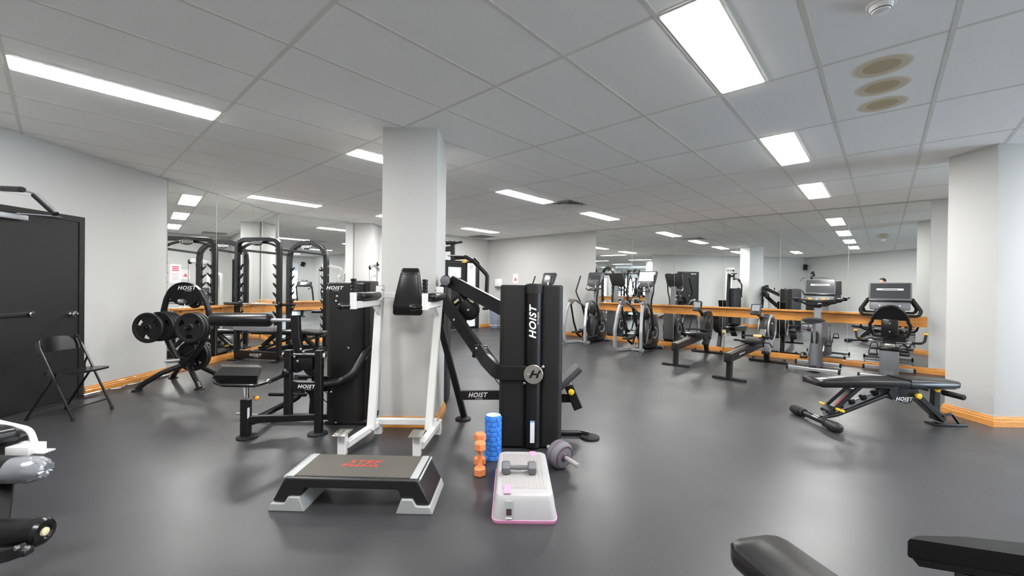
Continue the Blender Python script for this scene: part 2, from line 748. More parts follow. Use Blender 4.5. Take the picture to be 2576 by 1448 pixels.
# entrance wall with its door opening
bdir = (dB.x, dB.y)
LW = (V(C2) - V(C1)).length
sd0, sd1, sg1 = 4.44, 5.36, 5.92                # dark door leaf, glass sidelight, along the wall
wb_ = MB()
wall_seg(wb_, C2, along(C1, bdir, sg1), 0, HT)
wall_seg(wb_, along(C1, bdir, sg1), along(C1, bdir, sd0), 2.1, HT)
wall_seg(wb_, along(C1, bdir, sd0), C1, 0, HT)
tag(build('wall_back', wb_, 'wall_paint', smooth=False), 'pale entrance wall beyond the pillar', 'wall', kind='structure')
tag(build('wall_right', wall_seg(MB(), C3, C2, 0, HT), 'wall_paint', smooth=False),
    'long pale wall that carries the mirror behind the cardio machines', 'wall', kind='structure')
# window wall (out of frame at right, seen in the corner mirror)
WY0, WY1, WZ0, WZ1 = -0.6, 3.45, 0.5, 2.46  # opening lengthened beyond its mirrored part, to throw more daylight onto the ceiling
ww = MB()
wall_seg(ww, C4, (9.5, WY0), 0, HT)
wall_seg(ww, (9.5, WY1), C3, 0, HT)
wall_seg(ww, (9.5, WY0), (9.5, WY1), 0, WZ0)
wall_seg(ww, (9.5, WY0), (9.5, WY1), WZ1, HT)
tag(build('wall_far_right', ww, 'wall_paint', smooth=False), 'pale wall with the large window, seen in the corner mirror', 'wall', kind='structure')
tag(build('wall_rear', wall_seg(MB(), C0, C4, 0, HT), 'wall_paint', smooth=False), 'pale wall behind the photographer, seen in the long mirror', 'wall', kind='structure')


# pillars
def pillar(name, x0, x1, y0, y1, label):
    o = build(name, MB().rbox(((x0 + x1) / 2, (y0 + y1) / 2, (H + 0.004) / 2), (x1 - x0, y1 - y0, H + 0.004), 0.006, seg=2), 'wall_paint')
    return tag(o, label, 'pillar', kind='structure')


pillar('pillar', -1.243, -0.72, 3.905, 4.42, 'square white pillar in the middle of the gym')
pillar('pillar', 4.86, 5.40, 4.13, 4.60, 'square white pillar at the right edge beside the bench')
pillar('pillar', -3.87, -3.40, 10.05, 10.56, 'engaged white column at the end of the corner mirror')


def skirting(name, pts, label, closed=False):
    """oak skirting with a stepped moulding along a polyline; the room lies to the left"""
    prof = [(0, 0), (0.020, 0), (0.020, 0.055), (0.014, 0.062), (0.014, 0.078), (0.009, 0.086), (0.007, 0.100), (0, 0.100)]
    P = [V((p[0], p[1], 0)) for p in pts]
    n = len(P)
    rings = []
    for i in range(n):
        if closed:
            a, b = P[i - 1], P[(i + 1) % n]
        else:
            a, b = P[max(i - 1, 0)], P[min(i + 1, n - 1)]
        e1 = (P[i] - a).normalized() if (P[i] - a).length > 0 else (b - P[i]).normalized()
        e2 = (b - P[i]).normalized() if (b - P[i]).length > 0 else e1
        n1, n2 = V((-e1.y, e1.x, 0)), V((-e2.y, e2.x, 0))
        k = (n1 + n2) / (1 + n1.dot(n2))
        rings.append([P[i] + k * x + Z * z for x, z in prof])
    mb = MB()
    if closed:
        rings.append(rings[0])
    k = len(prof)
    vs = [p for r in rings for p in r]
    fs = []
    for j in range(len(rings) - 1):
        for i in range(k):
            w = (i + 1) % k
            fs.append((j * k + i, j * k + w, (j + 1) * k + w, (j + 1) * k + i))
    if not closed:
        fs.append(tuple(range(k)))
        fs.append(tuple((len(rings) - 1) * k + i for i in range(k)))
    mb.add(vs, fs)
    return tag(build(name, mb, 'oak_varnish', smooth=False), label, 'skirting', kind='structure')


e = 0.0005
skirting('baseboard_left', [(C1[0] + e, C1[1]), (C0[0] + e, 4.84)][::1], 'varnished oak skirting along the left wall')
skirting('baseboard_left', [(C0[0] + e, 3.78), (C0[0] + e, C0[1])], 'varnished oak skirting of the left wall on the near side of the dark door')
skirting('baseboard_rear', [C0, C4], 'varnished oak skirting along the rear wall')
skirting('baseboard_back', [along(C1, bdir, 1.64), C1], 'varnished oak skirting below the corner mirror')
skirting('baseboard_back', [along(C1, bdir, sd0 - 0.06), along(C1, bdir, 2.0)], 'varnished oak skirting left of the entrance door')
skirting('baseboard_right', [C3, C2, along(C1, bdir, sg1 + 0.06)], 'varnished oak skirting below the long mirror')
skirting('baseboard_pillar', [(-1.243, 3.905), (-1.243, 4.42), (-0.72, 4.42), (-0.72, 3.905)], 'oak skirting around the middle pillar', True)
skirting('baseboard_pillar', [(4.86, 4.13), (4.86, 4.60), (5.40, 4.60), (5.40, 4.13)], 'oak skirting around the right pillar', True)
skirting('baseboard_pillar', [(-3.87, 10.05), (-3.87, 10.12), (-3.40, 10.56), (-3.40, 10.05)], 'oak skirting around the engaged column', True)

# ------------------------------------------------------------------ mirrors
def mirror(label, base, d, cuts):
    d = V((d[0], d[1], 0)).normalized()
    nrm = V((-d.y, d.x, 0))                    # into the room (left of d)
    t = thing('wall_mirror', label, 'mirror', (base[0], base[1], 0.1))
    WORLD.add(t.name)
    for s0, s1 in zip(cuts, cuts[1:]):
        p = V((base[0], base[1], 0)) + d * (s0 + 0.003) + nrm * 0.001
        q = V((base[0], base[1], 0)) + d * (s1 - 0.003) + nrm * 0.001
        mb = MB().prism([p + Z * 0.102, q + Z * 0.102, q + nrm * 0.005 + Z * 0.102, p + nrm * 0.005 + Z * 0.102], (0, 0, H - 0.104))
        build('mirror_panel', mb, 'mirror_silver', t, smooth=False)
    return t


mirror('wall mirror with panels on the left wall behind the weight tree', C1, (0, -1), [0.012, 0.85, 1.84, 2.83])
mirror('corner mirror between the left wall and the engaged column', along(C1, bdir, 1.49), (-dB.x, -dB.y), [0, 1.478])
PR = dB * DB
mirror('long wall mirror with six panels behind the cardio machines', ((PR - dA * 0.56).x, (PR - dA * 0.56).y), (dA.x, dA.y),
       [i * 1.0367 for i in range(7)])


# ------------------------------------------------------------------ oak ledges on the mirrors
def ledge(label, base, d, L, s0=0.0, s1=None, brk=0.5, off=0.006):
    d = V((d[0], d[1], 0)).normalized()
    n = V((-d.y, d.x, 0))
    B = V((base[0], base[1], 0)) + n * off
    t = thing('oak_ledge', label, 'ledge', (base[0], base[1], 0.74))
    WORLD.add(t.name)

    def slab(a, b, o0, o1, z0, z1):
        return MB().prism([B + d * a + n * o0 + Z * z0, B + d * b + n * o0 + Z * z0, B + d * b + n * o1 + Z * z0, B + d * a + n * o1 + Z * z0], (0, 0, z1 - z0))
    s1 = L if s1 is None else s1
    build('fascia', slab(0, L, 0, 0.02, 0.755, 0.93), 'oak_varnish', t, smooth=False)
    mb = MB().sweep([B + d * s0 + n * 0.052 + Z * 0.944, B + d * s1 + n * 0.052 + Z * 0.944],
                    [(-0.052, -0.014), (0.045, -0.014), (0.052, -0.007), (0.052, 0.008), (0.046, 0.014), (-0.052, 0.014)])
    # keep the rounded nose on the room side
    build('shelf', mb, 'oak_varnish', t, smooth=False)
    k = s0 + brk * 0.6
    while k < s1 - 0.05:
        poly = []
        for i in range(9):
            a = math.pi / 2 * i / 8
            poly.append(B + d * (k - 0.011) + n * (0.02 + 0.066 * (1 - math.sin(a))) + Z * (0.93 - 0.11 * (1 - math.cos(a))))
        poly.append(B + d * (k - 0.011) + n * 0.02 + Z * 0.93)
        build('bracket', MB().prism(poly, d * 0.022), 'oak_varnish', t, smooth=False)
        k += brk
    return t


ledge('varnished oak ledge across the mirror on the left wall', (C1[0], C1[1] - .12), (0, -1), 2.64, 0.13, None, 0.42)
ledge('varnished oak ledge across the corner mirror', along(C1, bdir, 1.47), (-dB.x, -dB.y), 1.40, 0, 1.28, 0.6)
ledge('long varnished oak ledge across the mirror behind the rowers', ((PR - dA * 0.54).x, (PR - dA * 0.54).y), (dA.x, dA.y), 6.18, 0.16, None, 0.62)

# ------------------------------------------------------------------ recessed lamps
LBL = {(1, 5): 'recessed strip light nearest the camera at upper right', (3, 5): 'second recessed strip light of the right row',
       (5, 5): 'third recessed strip light of the right row before the mirror', (-1, -1): 'long recessed strip light at upper left',
       (1, -1): 'recessed strip light partly hidden by the middle pillar', (3, -1): 'recessed strip light beside the square air diffuser',
       (5, -1): 'recessed strip light beyond the square air diffuser', (1, -7): 'recessed strip light in front of the corner mirror',
       (3, -7): 'recessed strip light whose end shows left of the pillar at the back', (5, -7): 'recessed strip light near the entrance door',
       (-1, 5): 'recessed strip light above the photographer', (-2, 2): 'single recessed strip light near the rear corner, seen in the long mirror'}
for a, b in lit:
    c = gp(a + .5, b + .25)
    t = thing('ceiling_light', LBL.get((a, b), 'recessed strip light of the ceiling part out of frame at right'), 'ceiling light',
              (c.x, c.y, H), ROTB, group='recessed strip lights')
    fr = MB()
    L2, W2 = TB / 2 - 0.012, TA / 4 - 0.008
    fr.box((-W2 + 0.006, 0, 0.001), (0.012, 2 * L2, 0.008)).box((W2 - 0.006, 0, 0.001), (0.012, 2 * L2, 0.008))
    fr.box((0, -L2 + 0.006, 0.001), (2 * W2 - .024, 0.012, 0.008)).box((0, L2 - 0.006, 0.001), (2 * W2 - .024, 0.012, 0.008))
    build('frame', fr, 'troffer_frame', t, smooth=False)
    build('diffuser', MB().rbox((0, 0, -0.001), (2 * W2 - 0.026, 2 * L2 - 0.026, 0.011), .003), 'troffer_diffuser', t, smooth=False)
    build('bar_edge', MB().box((W2 + 0.01, 0, 0.001), (0.018, 2 * L2 + .01, 0.006)), 'grid_metal', t, smooth=False)

# square diffuser next to a lamp
c = gp(4.25, -0.5)
t = thing('air_diffuser', 'square louvred air diffuser in the ceiling beside a strip light', 'air vent', (c.x, c.y, H), ROTB)
build('backing', MB().box((0, 0, 0.012), (0.59, 0.59, 0.006)), 'vent_dark', t, smooth=False)
for k, s in enumerate((0.29, 0.215, 0.14, 0.07)):
    mb = MB()
    w = 0.035
    zz = -0.002 + k * 0.001
    for sx, sy, lx, ly in ((0, -1, 2 * s, w), (0, 1, 2 * s, w), (-1, 0, w, 2 * s), (1, 0, w, 2 * s)):
        ang = 0.5
        R = rot3(rx=-ang * sy) if sx == 0 else rot3(ry=ang * sx)
        mb.box((sx * (s - w / 2), sy * (s - w / 2), zz), (lx, ly, 0.003), R)
    build('louvre', mb, 'troffer_frame', t, smooth=False)
# small vent by the entrance corner
c = V((-0.95, 12.55, H))
t = thing('air_vent', 'dark slotted return air vent in the ceiling by the entrance corner', 'air vent', (c.x, c.y, H), ROTB)
build('backing', MB().box((0, 0, 0.0), (0.6, 0.6, 0.006)), 'vent_dark', t, smooth=False)
for i in range(9):
    build('slat', MB().box((0, -0.26 + i * 0.065, -0.005), (0.58, 0.03, 0.004), rot3(rx=0.5)), 'grid_metal', t, smooth=False)
# smoke detector
c = gp(1.55, 6.5)
t = thing('smoke_detector', 'round white smoke detector on the ceiling tile at upper right', 'smoke detector', (c.x, c.y, H))
build('base', MB().lathe((0, 0, 0.004), (0, 0, -1), [(0, 0.062), (0.010, 0.062), (0.014, 0.058)], 28), 'white_plastic', t)
build('chamber', MB().lathe((0, 0, -0.010), (0, 0, -1), [(0, 0.05), (0.018, 0.046), (0.03, 0.036), (0.034, 0.02)], 28), 'white_plastic', t)
build('lens_ring', MB().lathe((0, 0, -0.03), (0, 0, -1), [(0, 0.043), (0.004, 0.043), (0.006, 0.038)], 28), 'grey_plastic', t)

# ------------------------------------------------------------------ doors
t = thing('door_1', 'dark grey steel door with a chrome knob on the left wall behind the folding chair', 'door', (-5.03, 4.31, 0), kind='structure', world=True)
X = -5.03
fr = MB()
fr.box((X + .012, 3.83, 1.045), (.024, .06, 2.09)).box((X + .012, 4.786, 1.045), (.024, .06, 2.09)).box((X + .012, 4.308, 2.06), (.024, .896, .06))
build('door_frame', fr, 'door_steel', t, smooth=False)
dl = build('door_leaf', MB().rbox((X + .011, 4.308, 1.018), (.014, .886, 2.018), .002), 'door_steel', t, smooth=False)
ky = 4.665
kn = build('knob', MB().lathe((X + .018, ky, .975), (1, 0, 0), [(0, .031), (.006, .031), (.008, .013), (.035, .012), (.042, .026), (.06, .03), (.072, .022), (.075, 0)], 20), 'chrome', t)
build('push_bar', MB().rbox((X + .026, 4.06, 1.0), (.016, .36, .045), .006), 'door_steel', t)
build('push_bar_end', MB().cyl((X + .018, 4.27, 1.0), (X + .06, 4.27, 1.0), .026, 18, bev=.006), 'chrome', t)
build('closer', MB().rbox((X + .05, 4.08, 1.985), (.06, .26, .055), .008), 'silver_paint', t)
build('closer_arm', MB().beam([(X + .06, 4.12, 2.02), (X + .17, 4.32, 2.03), (X + .03, 4.55, 2.05)], .022, .006), 'silver_paint', t)
build('threshold', MB().box((X + .03, 4.308, .004), (.06, .95, .008)), 'door_steel', t, smooth=False)

# entrance: dark leaf with a square window and a glass sidelight
base = V((C1[0], C1[1], 0))
t = thing('door_2', 'dark entrance door with a square window and a tall glass sidelight at the far end', 'door', tuple(base + dB * 5.2), kind='structure', world=True)
nin = -dA


def wbx(mb, s0, s1, z0, z1, o0, o1):
    return mb.prism([base + dB * s0 + nin * o0 + Z * z0, base + dB * s1 + nin * o0 + Z * z0, base + dB * s1 + nin * o1 + Z * z0, base + dB * s0 + nin * o1 + Z * z0], (0, 0, z1 - z0))


fr = MB()
for s in (sd0, sd1, sg1 - .05):
    wbx(fr, s, s + .05, 0, 2.1, -.12, .01)
wbx(fr, sd0 + .05, sg1 - .05, 2.05, 2.1, -.12, .01)
wbx(fr, sd1 + .05, sg1 - .05, 0.0, .05, -.12, .01)
build('door_frame', fr, 'black_powder', t, smooth=False)
lf = MB()
a0, a1, w0, w1 = sd0 + .055, sd1 - .005, sd0 + .22, sd1 - .17
wbx(lf, a0, w0, .01, 2.045, -.05, -.005)
wbx(lf, w1, a1, .01, 2.045, -.05, -.005)
wbx(lf, w0, w1, .01, 1.58, -.05, -.005)
wbx(lf, w0, w1, 1.90, 2.045, -.05, -.005)
build('door_leaf', lf, 'door_steel', t, smooth=False)
build('window_pane', wbx(MB(), w0, w1, 1.58, 1.90, -.03, -.024), 'window_glass', t, smooth=False)
build('sidelight_pane', wbx(MB(), sd1 + .05, sg1 - .05, .05, 2.05, -.06, -.054), 'window_glass', t, smooth=False)
hp = base + dB * (sd1 + .12) + nin * -.05
build('pull_handle', MB().tube([hp + Z * .85, hp + nin * .06 + Z * .85, hp + nin * .06 + Z * 1.12, hp + Z * 1.12], .011, 10, .02), 'chrome', t)
sp = base + dB * (sd1 + .26) + nin * -.05 + Z * 1.93
build('round_decal', MB().cyl(sp, sp + nin * .002, .085, 24), 'sticker_white', t)
text('V', .12, 'poster_red', t, sp + nin * .0025, -dB, Z, bold=.03)
# the lit lobby behind it
lb = thing('lobby', 'bright lobby seen through the glass of the entrance door', 'lobby', tuple(base + dB * 5.2 + dA * 1.5), kind='structure', world=True)
q = lambda s, o, z: base + dB * s + dA * o + Z * z


def quadbox(s0, s1, o0, o1, z0, z1):
    return MB().prism([q(s0, o0, z0), q(s1, o0, z0), q(s1, o1, z0), q(s0, o1, z0)], (0, 0, z1 - z0))


build('lobby_floor', quadbox(3.4, 7.4, .122, 4.2, -.1, -.001), 'step_grey', lb, smooth=False)
build('lobby_ceiling', quadbox(3.4, 7.4, .122, 4.2, 2.6, 2.7), 'wall_paint', lb, smooth=False)
build('lobby_wall', quadbox(3.3, 3.4, .122, 4.3, -.1, 2.7), 'wall_paint', lb, smooth=False)
build('lobby_wall', quadbox(7.4, 7.5, .122, 4.3, -.1, 2.7), 'wall_paint', lb, smooth=False)
build('lobby_wall', quadbox(3.4, 7.4, 4.2, 4.3, -.1, 2.7), 'wall_paint', lb, smooth=False)
build('lobby_light', quadbox(4.2, 6.8, 1.2, 2.0, 2.585, 2.598), 'lobby_diffuser', lb, smooth=False)
build('lobby_counter', quadbox(4.2, 5.4, 2.6, 3.0, 0, .95), 'bin_grey', lb, smooth=False)
build('lobby_door', quadbox(5.8, 6.6, 4.17, 4.198, 0, 2.05), 'bin_grey', lb, smooth=False)

# window
t = thing('window_1', 'large daylight window with a half lowered blind, seen in the corner mirror', 'window', (9.5, 2.2, .5), kind='structure', world=True)
fr = MB()
for y in (WY0 + .03, (WY0 + WY1) / 2, WY1 - .03):
    fr.box((9.56, y, (WZ0 + WZ1) / 2), (.06, .05, WZ1 - WZ0))
for z in (WZ0 + .025, 1.55, WZ1 - .025):
    fr.box((9.56, (WY0 + WY1) / 2, z), (.06, WY1 - WY0, .05))
build('window_frame', fr, 'white_enamel', t, smooth=False)
build('window_pane', MB().box((9.575, (WY0 + WY1) / 2, (WZ0 + WZ1) / 2), (.006, WY1 - WY0, WZ1 - WZ0)), 'window_glass', t, smooth=False)
build('window_sill', MB().rbox((9.46, (WY0 + WY1) / 2, WZ0 - .012), (.16, WY1 - WY0 + .08, .024), .006), 'oak_varnish', t)
build('roller_blind', MB().box((9.515, (WY0 + WY1) / 2, 2.25), (.004, WY1 - WY0 - .06, .40)), 'blind_fabric', t, smooth=False)
build('blind_rail', MB().cyl((9.515, WY0 + .03, 2.05), (9.515, WY1 - .03, 2.05), .012, 10), 'white_enamel', t)

# ================================================================== EQUIPMENT
XR, ZU, YF = V((1, 0, 0)), V((0, 0, 1)), V((0, 1, 0))


def rprism(cx, cy, w, d, r, z0, z1, bev=0.012, n=6):
    pts = []
    for sx, sy, a0 in ((1, 1, 0), (-1, 1, 90), (-1, -1, 180), (1, -1, 270)):
        for k in range(n + 1):
            a = math.radians(a0 + 90 * k / n)
            pts.append((cx + sx * (w / 2 - r) + r * math.cos(a), cy + sy * (d / 2 - r) + r * math.sin(a)))
    mb = MB()
    c = V((cx, cy, 0))

    def ring(z, s):
        out = []
        for x, y in pts:
            v = V((x - cx, y - cy, 0))
            k = 1 - s / max(v.length, 1e-6)
            out.append(V((cx, cy, z)) + v * k)
        return out
    mb.loft([ring(z0, bev * .5), ring(z0 + bev * .5, 0), ring(z1 - bev, 0), ring(z1, bev)])
    return mb


def logo(parent, org, size, xd=XR, yd=ZU, m='white_print', sub=True):
    text('HOIST', size, m, parent, org, xd, yd, shear=.28, bold=.03, wx=1.12)
    if sub:
        xd_, yd_ = V(xd).normalized(), V(yd).normalized()
        text('FITNESS', size * .24, m, parent, V(org) - yd_ * size * .56 + xd_ * size * .35, xd_, yd_, wx=1.6)


# ------------------------------------------------------------------ weight tree and its plates
RW = 5.30
t = thing('weight_tree', 'black weight plate tree with a rounded top plate beside the left mirror', 'weight rack', (-4.2, 5.36, 0), world=True)
A = lambda px, py, Y=RW: at(px, py, Y)
left = [A(464, 912), A(447, 898), A(430, 874), A(417, 845), A(410, 810), A(412, 780), A(419, 752), A(428, 733)]
right = [A(470, 912), A(486, 896), A(503, 873), A(517, 845), A(526, 812), A(525, 780), A(516, 752), A(504, 731)]
build('frame_tube', MB().tube(left, .034, 12, .08), 'black_powder', t)
build('frame_tube', MB().tube(right, .034, 12, .08), 'black_powder', t)
arc = []
cc, rr = A(466, 757), .245
for k in range(17):
    a = math.radians(22 + 136 * k / 16)
    arc.append(cc + V((rr * math.cos(a), -.03, rr * math.sin(a))))
for k in range(9):
    a = math.radians(205 + 130 * k / 8)
    arc.append(cc + V((rr * .82 * math.cos(a), -.03, .125 + .18 * math.sin(a))))
hp = build('top_plate', MB().prism(arc, (0, .05, 0)), 'black_powder', t)
logo(t, A(469, 724, RW - .033), .066)
hub = A(466, 914)
build('hub', MB().rbox(hub + V((0, .03, .02)), (.12, .12, .14), .02), 'black_powder', t)
for foot, m in (((345, 983), 'black_powder'), ((502, 979), 'black_gloss'), ((436, 951), 'black_powder'), ((546, 949), 'black_powder')):
    f = fl(*foot)
    mid = (hub + f) / 2
    mid.z = .20
    build('leg', MB().tube([hub + V((0, .03, 0)), mid, f + V((0, 0, .045)) + (hub - f) * .12, f + V((0, 0, .02))], .032, 12, .09), m, t)
    build('foot_pad', MB().lathe(f, (0, 0, 1), [(0, .055), (.012, .055), (.018, .045)], 18), 'black_rubber', t)
PX = {'l': -4.335, 'r': -3.875}
bz = .80
build('crossbar', MB().bar((-4.47, RW, bz), (-3.94, RW, bz), .05, .05), 'black_powder', t)
build('crossbar', MB().bar((-4.44, RW, .665), (-3.97, RW, .665), .04, .045), 'black_powder', t)
for x in PX.values():
    build('peg', MB().cyl((x, RW + .02, bz), (x, 4.86, bz), .022, 14, bev=.004), 'black_gloss', t)
lowx, lowz = A(490, 893, 5.47).x, A(490, 893, 5.47).z
build('peg', MB().cyl((lowx, 5.31, lowz), (lowx, 5.62, lowz), .022, 14, bev=.004), 'black_gloss', t)
build('peg_bracket', MB().bar((lowx, RW, lowz), tuple(A(497, 880)), .05, .05), 'black_powder', t)
sp_ = A(452, 905, 5.25)
build('peg', MB().cyl(sp_, sp_ + V((-.11, -.1, .0)), .018, 12), 'silver_paint', t)
tp = A(487, 757, 5.40)
build('peg', MB().cyl((tp.x, 5.3, tp.z), (tp.x, 5.52, tp.z), .018, 12), 'black_gloss', t)
build('top_crossbar', MB().bar(A(426, 756), A(513, 756), .03, .03), 'black_powder', t)


def plate_mesh(r, w, hole=.027):
    mb = MB()
    rim, hub_ = .74 * r, .46 * r
    mb.lathe((0, -w / 2, 0), (0, 1, 0), [(w * .1, rim), (0, rim + .006), (0, r - .006), (w * .2, r), (w * .8, r), (w, r - .006), (w, rim + .006), (w * .9, rim), (w * .1, rim)], 36)
    mb.lathe((0, -w / 2, 0), (0, 1, 0), [(0, hole), (-.004, hole), (-.004, hole * 1.5), (.004, hole * 1.9), (.004, hub_), (w - .004, hub_), (w - .004, hole), (0, hole)], 24)
    for k in range(3):
        a0 = math.radians(k * 120 - 60 + 90)
        poly = []
        for i in range(7):
            a = a0 + math.radians(-41 + 82 * i / 6)
            poly.append(((rim + .004) * math.cos(a), -w * .38, (rim + .004) * math.sin(a)))
        for i in range(7):
            a = a0 + math.radians(41 - 82 * i / 6)
            poly.append((hub_ * .97 * math.cos(a), -w * .38, hub_ * .97 * math.sin(a)))
        mb.prism(poly, (0, w * .76, 0))
    return mb


def place_plate(proto, x, y, z, label, first=False, ry=0.0):
    o = proto if first else proto.copy()
    if not first:
        COL.objects.link(o)
    o.location = (x, y, z)
    o.rotation_euler = (0, ry, 0)
    return tag(o, label, 'weight plate', 'rubber weight plates on the tree')


big = build('weight_plate', plate_mesh(.182, .034), 'plate_rubber')
nm = ['outermost', 'second', 'third', 'fourth', 'innermost']
for i, yy in enumerate((4.90, 5.06, 5.107, 5.154, 5.201)):
    place_plate(big, PX['l'], yy, bz, '%s black rubber weight plate on the left peg of the weight tree' % nm[i], i == 0, -.96 + .05 * i)
for i, n_ in enumerate(('outermost', 'middle', 'innermost')):
    place_plate(big, PX['r'], 4.955 + i * .05, bz, '%s black rubber weight plate on the right peg of the weight tree' % n_, False, 1.05 + .04 * i)
lowp = build('weight_plate', plate_mesh(.205, .038), 'plate_rubber')
place_plate(lowp, lowx, 5.435, lowz, 'front black weight plate on the low peg of the weight tree', True, .4)
o = place_plate(lowp, lowx, 5.482, lowz, 'rear black weight plate on the low peg of the weight tree', False, .2)
sm = build('weight_plate', plate_mesh(.095, .022), 'plate_rubber')
place_plate(sm, tp.x, 5.42, tp.z, 'small black weight plate hanging below the top plate of the weight tree', True)
# spring collar hanging on the tree
t = thing('spring_collar', 'chrome spring collar clipped under the top of the weight tree', 'collar', tuple(A(458, 756, 5.27)), world=True)
sp_ = A(450, 757, 5.22)
coil = []
for k in range(49):
    a = 2 * math.pi * k / 8
    coil.append(sp_ + V((k * .0017, .027 * math.cos(a), .027 * math.sin(a))))
build('coil', MB().tube(coil, .0045, 6), 'chrome', t)
for dx in (.01, .07):
    build('handle', MB().tube([sp_ + V((dx, 0, -.027)), sp_ + V((dx + .02, -.01, -.10)), sp_ + V((dx + .035, -.01, -.085))], .005, 6, .01), 'chrome', t)

# curl bar on the floor by the skirting
zz = []
for k, (y, dx) in enumerate(((4.72, 0), (5.02, 0), (5.12, .06), (5.24, -.02), (5.36, .06), (5.46, 0), (5.85, 0))):
    zz.append(V((-4.90 + dx, y, .028)))
t = thing('curl_bar', 'chrome zigzag curl bar lying on the floor along the skirting', 'barbell', (-4.9, 5.3, 0), world=True)
build('shaft', MB().tube(zz, .0145, 10, .03), 'chrome', t)
for y0, y1 in ((4.70, 4.88), (5.70, 5.88)):
    build('sleeve', MB().cyl((-4.90, y0, .028), (-4.90, y1, .028), .025, 14, bev=.003), 'chrome', t)

# ------------------------------------------------------------------ folding chair
t = thing('folding_chair', 'black metal folding chair in front of the dark door', 'chair', (-4.42, 4.14, 0), math.radians(2))
# local: the sitter faces +x, y across
for s in (-1, 1):
    y = s * .20
    build('front_leg', MB().tube([(.21, y, .012), (-.11, y * .99, .70), (-.13, y * .93, .765), (-.135, y * .80, .785)], .011, 10, .03), 'black_gloss', t)
    build('rear_leg', MB().tube([(-.25, y * .9, .012), (.02, y * .9, .445)], .0105, 10), 'black_gloss', t)
    build('foot_cap', MB().cyl((.21, y, 0), (.203, y, .03), .0145, 10), 'black_rubber', t)
    build('foot_cap', MB().cyl((-.25, y * .9, 0), (-.235, y * .9, .03), .014, 10), 'black_rubber', t)
    build('hinge_link', MB().beam([(-.04, y * .96, .56), (-.055, y * .9, .50), (-.05, y * .86, .45)], .006, .022, .03), 'black_gloss', t)
build('stretcher', MB().tube([(-.205, -.18, .085), (-.205, .18, .085)], .008, 8), 'black_gloss', t)
build('stretcher', MB().tube([(.165, -.197, .11), (.165, .197, .11)], .008, 8), 'black_gloss', t)
rings = []
for k in range(13):
    y = -.205 + .41 * k / 12
    b = -.015 - .03 * (1 - (y / .205) ** 2)
    top = .79 - .045 * abs(y / .205) ** 3
    rings.append([V((-.115 + b, y, .645)), V((-.108 + b, y, .645)), V((-.135 + b, y, top)), V((-.142 + b, y, top))])
build('backrest', MB().loft(rings), 'black_gloss', t)
sh = []
for k in range(28):
    a = 2 * math.pi * k / 28
    cx_, sy_ = math.cos(a), math.sin(a)
    sx = abs(cx_) ** .55 * (1 if cx_ > 0 else -1)
    ss = abs(sy_) ** .55 * (1 if sy_ > 0 else -1)
    sh.append(V((.05 + .20 * sx, .188 * ss, .43 + .018 * (.5 + .5 * sx))))
build('seat', MB().prism(sh, (0, 0, .018)), 'black_gloss', t)

# ------------------------------------------------------------------ smith style power rack
RR = math.radians(-11.4)
t = thing('power_rack', 'tall black power rack with an arched top and toothed uprights before the corner mirror', 'rack', (-4.41, 7.14, 0), RR)
w2, dp = .425, 1.25
zt = 2.10
build('front_frame', MB().beam([(-w2, 0, .10), (-w2, 0, zt), (w2, 0, zt), (w2, 0, .10)], .075, .075, .16, up=(0, 1, 0)), 'black_powder', t)
arcp = [(-w2, dp, .10), (-w2, dp, 1.80)]
for k in range(1, 12):
    a = math.pi - math.pi * k / 12
    arcp.append((w2 * math.cos(a) * 1.0, dp, 1.86 + .32 * math.sin(a)))
arcp += [(w2, dp, 1.80), (w2, dp, .10)]
build('rear_frame', MB().beam(arcp, .09, .09, .03, up=(0, 1, 0)), 'black_powder', t)
fa = []
for k in range(13):
    a = math.pi - math.pi * k / 12
    fa.append((w2 * math.cos(a), .045, 1.86 + .20 * math.sin(a)))
build('front_arch', MB().beam(fa, .035, .05, .02, up=(0, 1, 0)), 'black_powder', t)
for s in (-1, 1):
    build('side_rail', MB().bar((s * w2, -.02, .05), (s * w2, dp + .02, .05), .075, .09), 'black_powder', t)
    build('top_rail', MB().bar((s * w2, 0, 1.93), (s * w2, dp, 1.93), .04, .04), 'black_powder', t)
    build('foot_plate', MB().rbox((s * w2, -.03, .008), (.16, .2, .016), .004), 'black_powder', t)
    build('foot_plate', MB().rbox((s * w2, dp + .03, .008), (.16, .2, .016), .004), 'black_powder', t)
    build('guide_rod', MB().cyl((s * (w2 - .075), .03, .14), (s * (w2 - .075), .03, 1.9), .011, 10), 'chrome', t)
    build('guide_rod_mount', MB().rbox((s * (w2 - .06), .03, 1.92), (.07, .05, .05), .01), 'black_powder', t)
    for y, nside in ((0, -s), (dp, -s)):
        for k in range(9):
            z = .32 + k * .163
            x0 = s * (w2 - .036)
            poly = [(x0, y - .014, z - .06), (x0 + nside * .05, y - .014, z - .01), (x0 + nside * .092, y - .014, z + .05), (x0 + nside * .078, y - .014, z + .056), (x0 + nside * .045, y - .014, z + .026), (x0, y - .014, z + .034)]
            build('tooth', MB().prism(poly, (0, .028, 0)), 'black_powder', t, smooth=False)
    for k in range(8):
        build('bolt', MB().lathe((s * w2 + s * .037, dp, .5 + k * .17), (s, 0, 0), [(0, .014), (.006, .014), (.01, .008)], 10), 'chrome', t)
build('base_beam', MB().bar((-w2, -.0, .10), (w2, 0, .10), .06, .13), 'black_powder', t)
build('rear_beam', MB().bar((-w2, dp, .06), (w2, dp, .06), .06, .09), 'black_powder', t)
logo(t, (-.02, -.032, .10), .068)
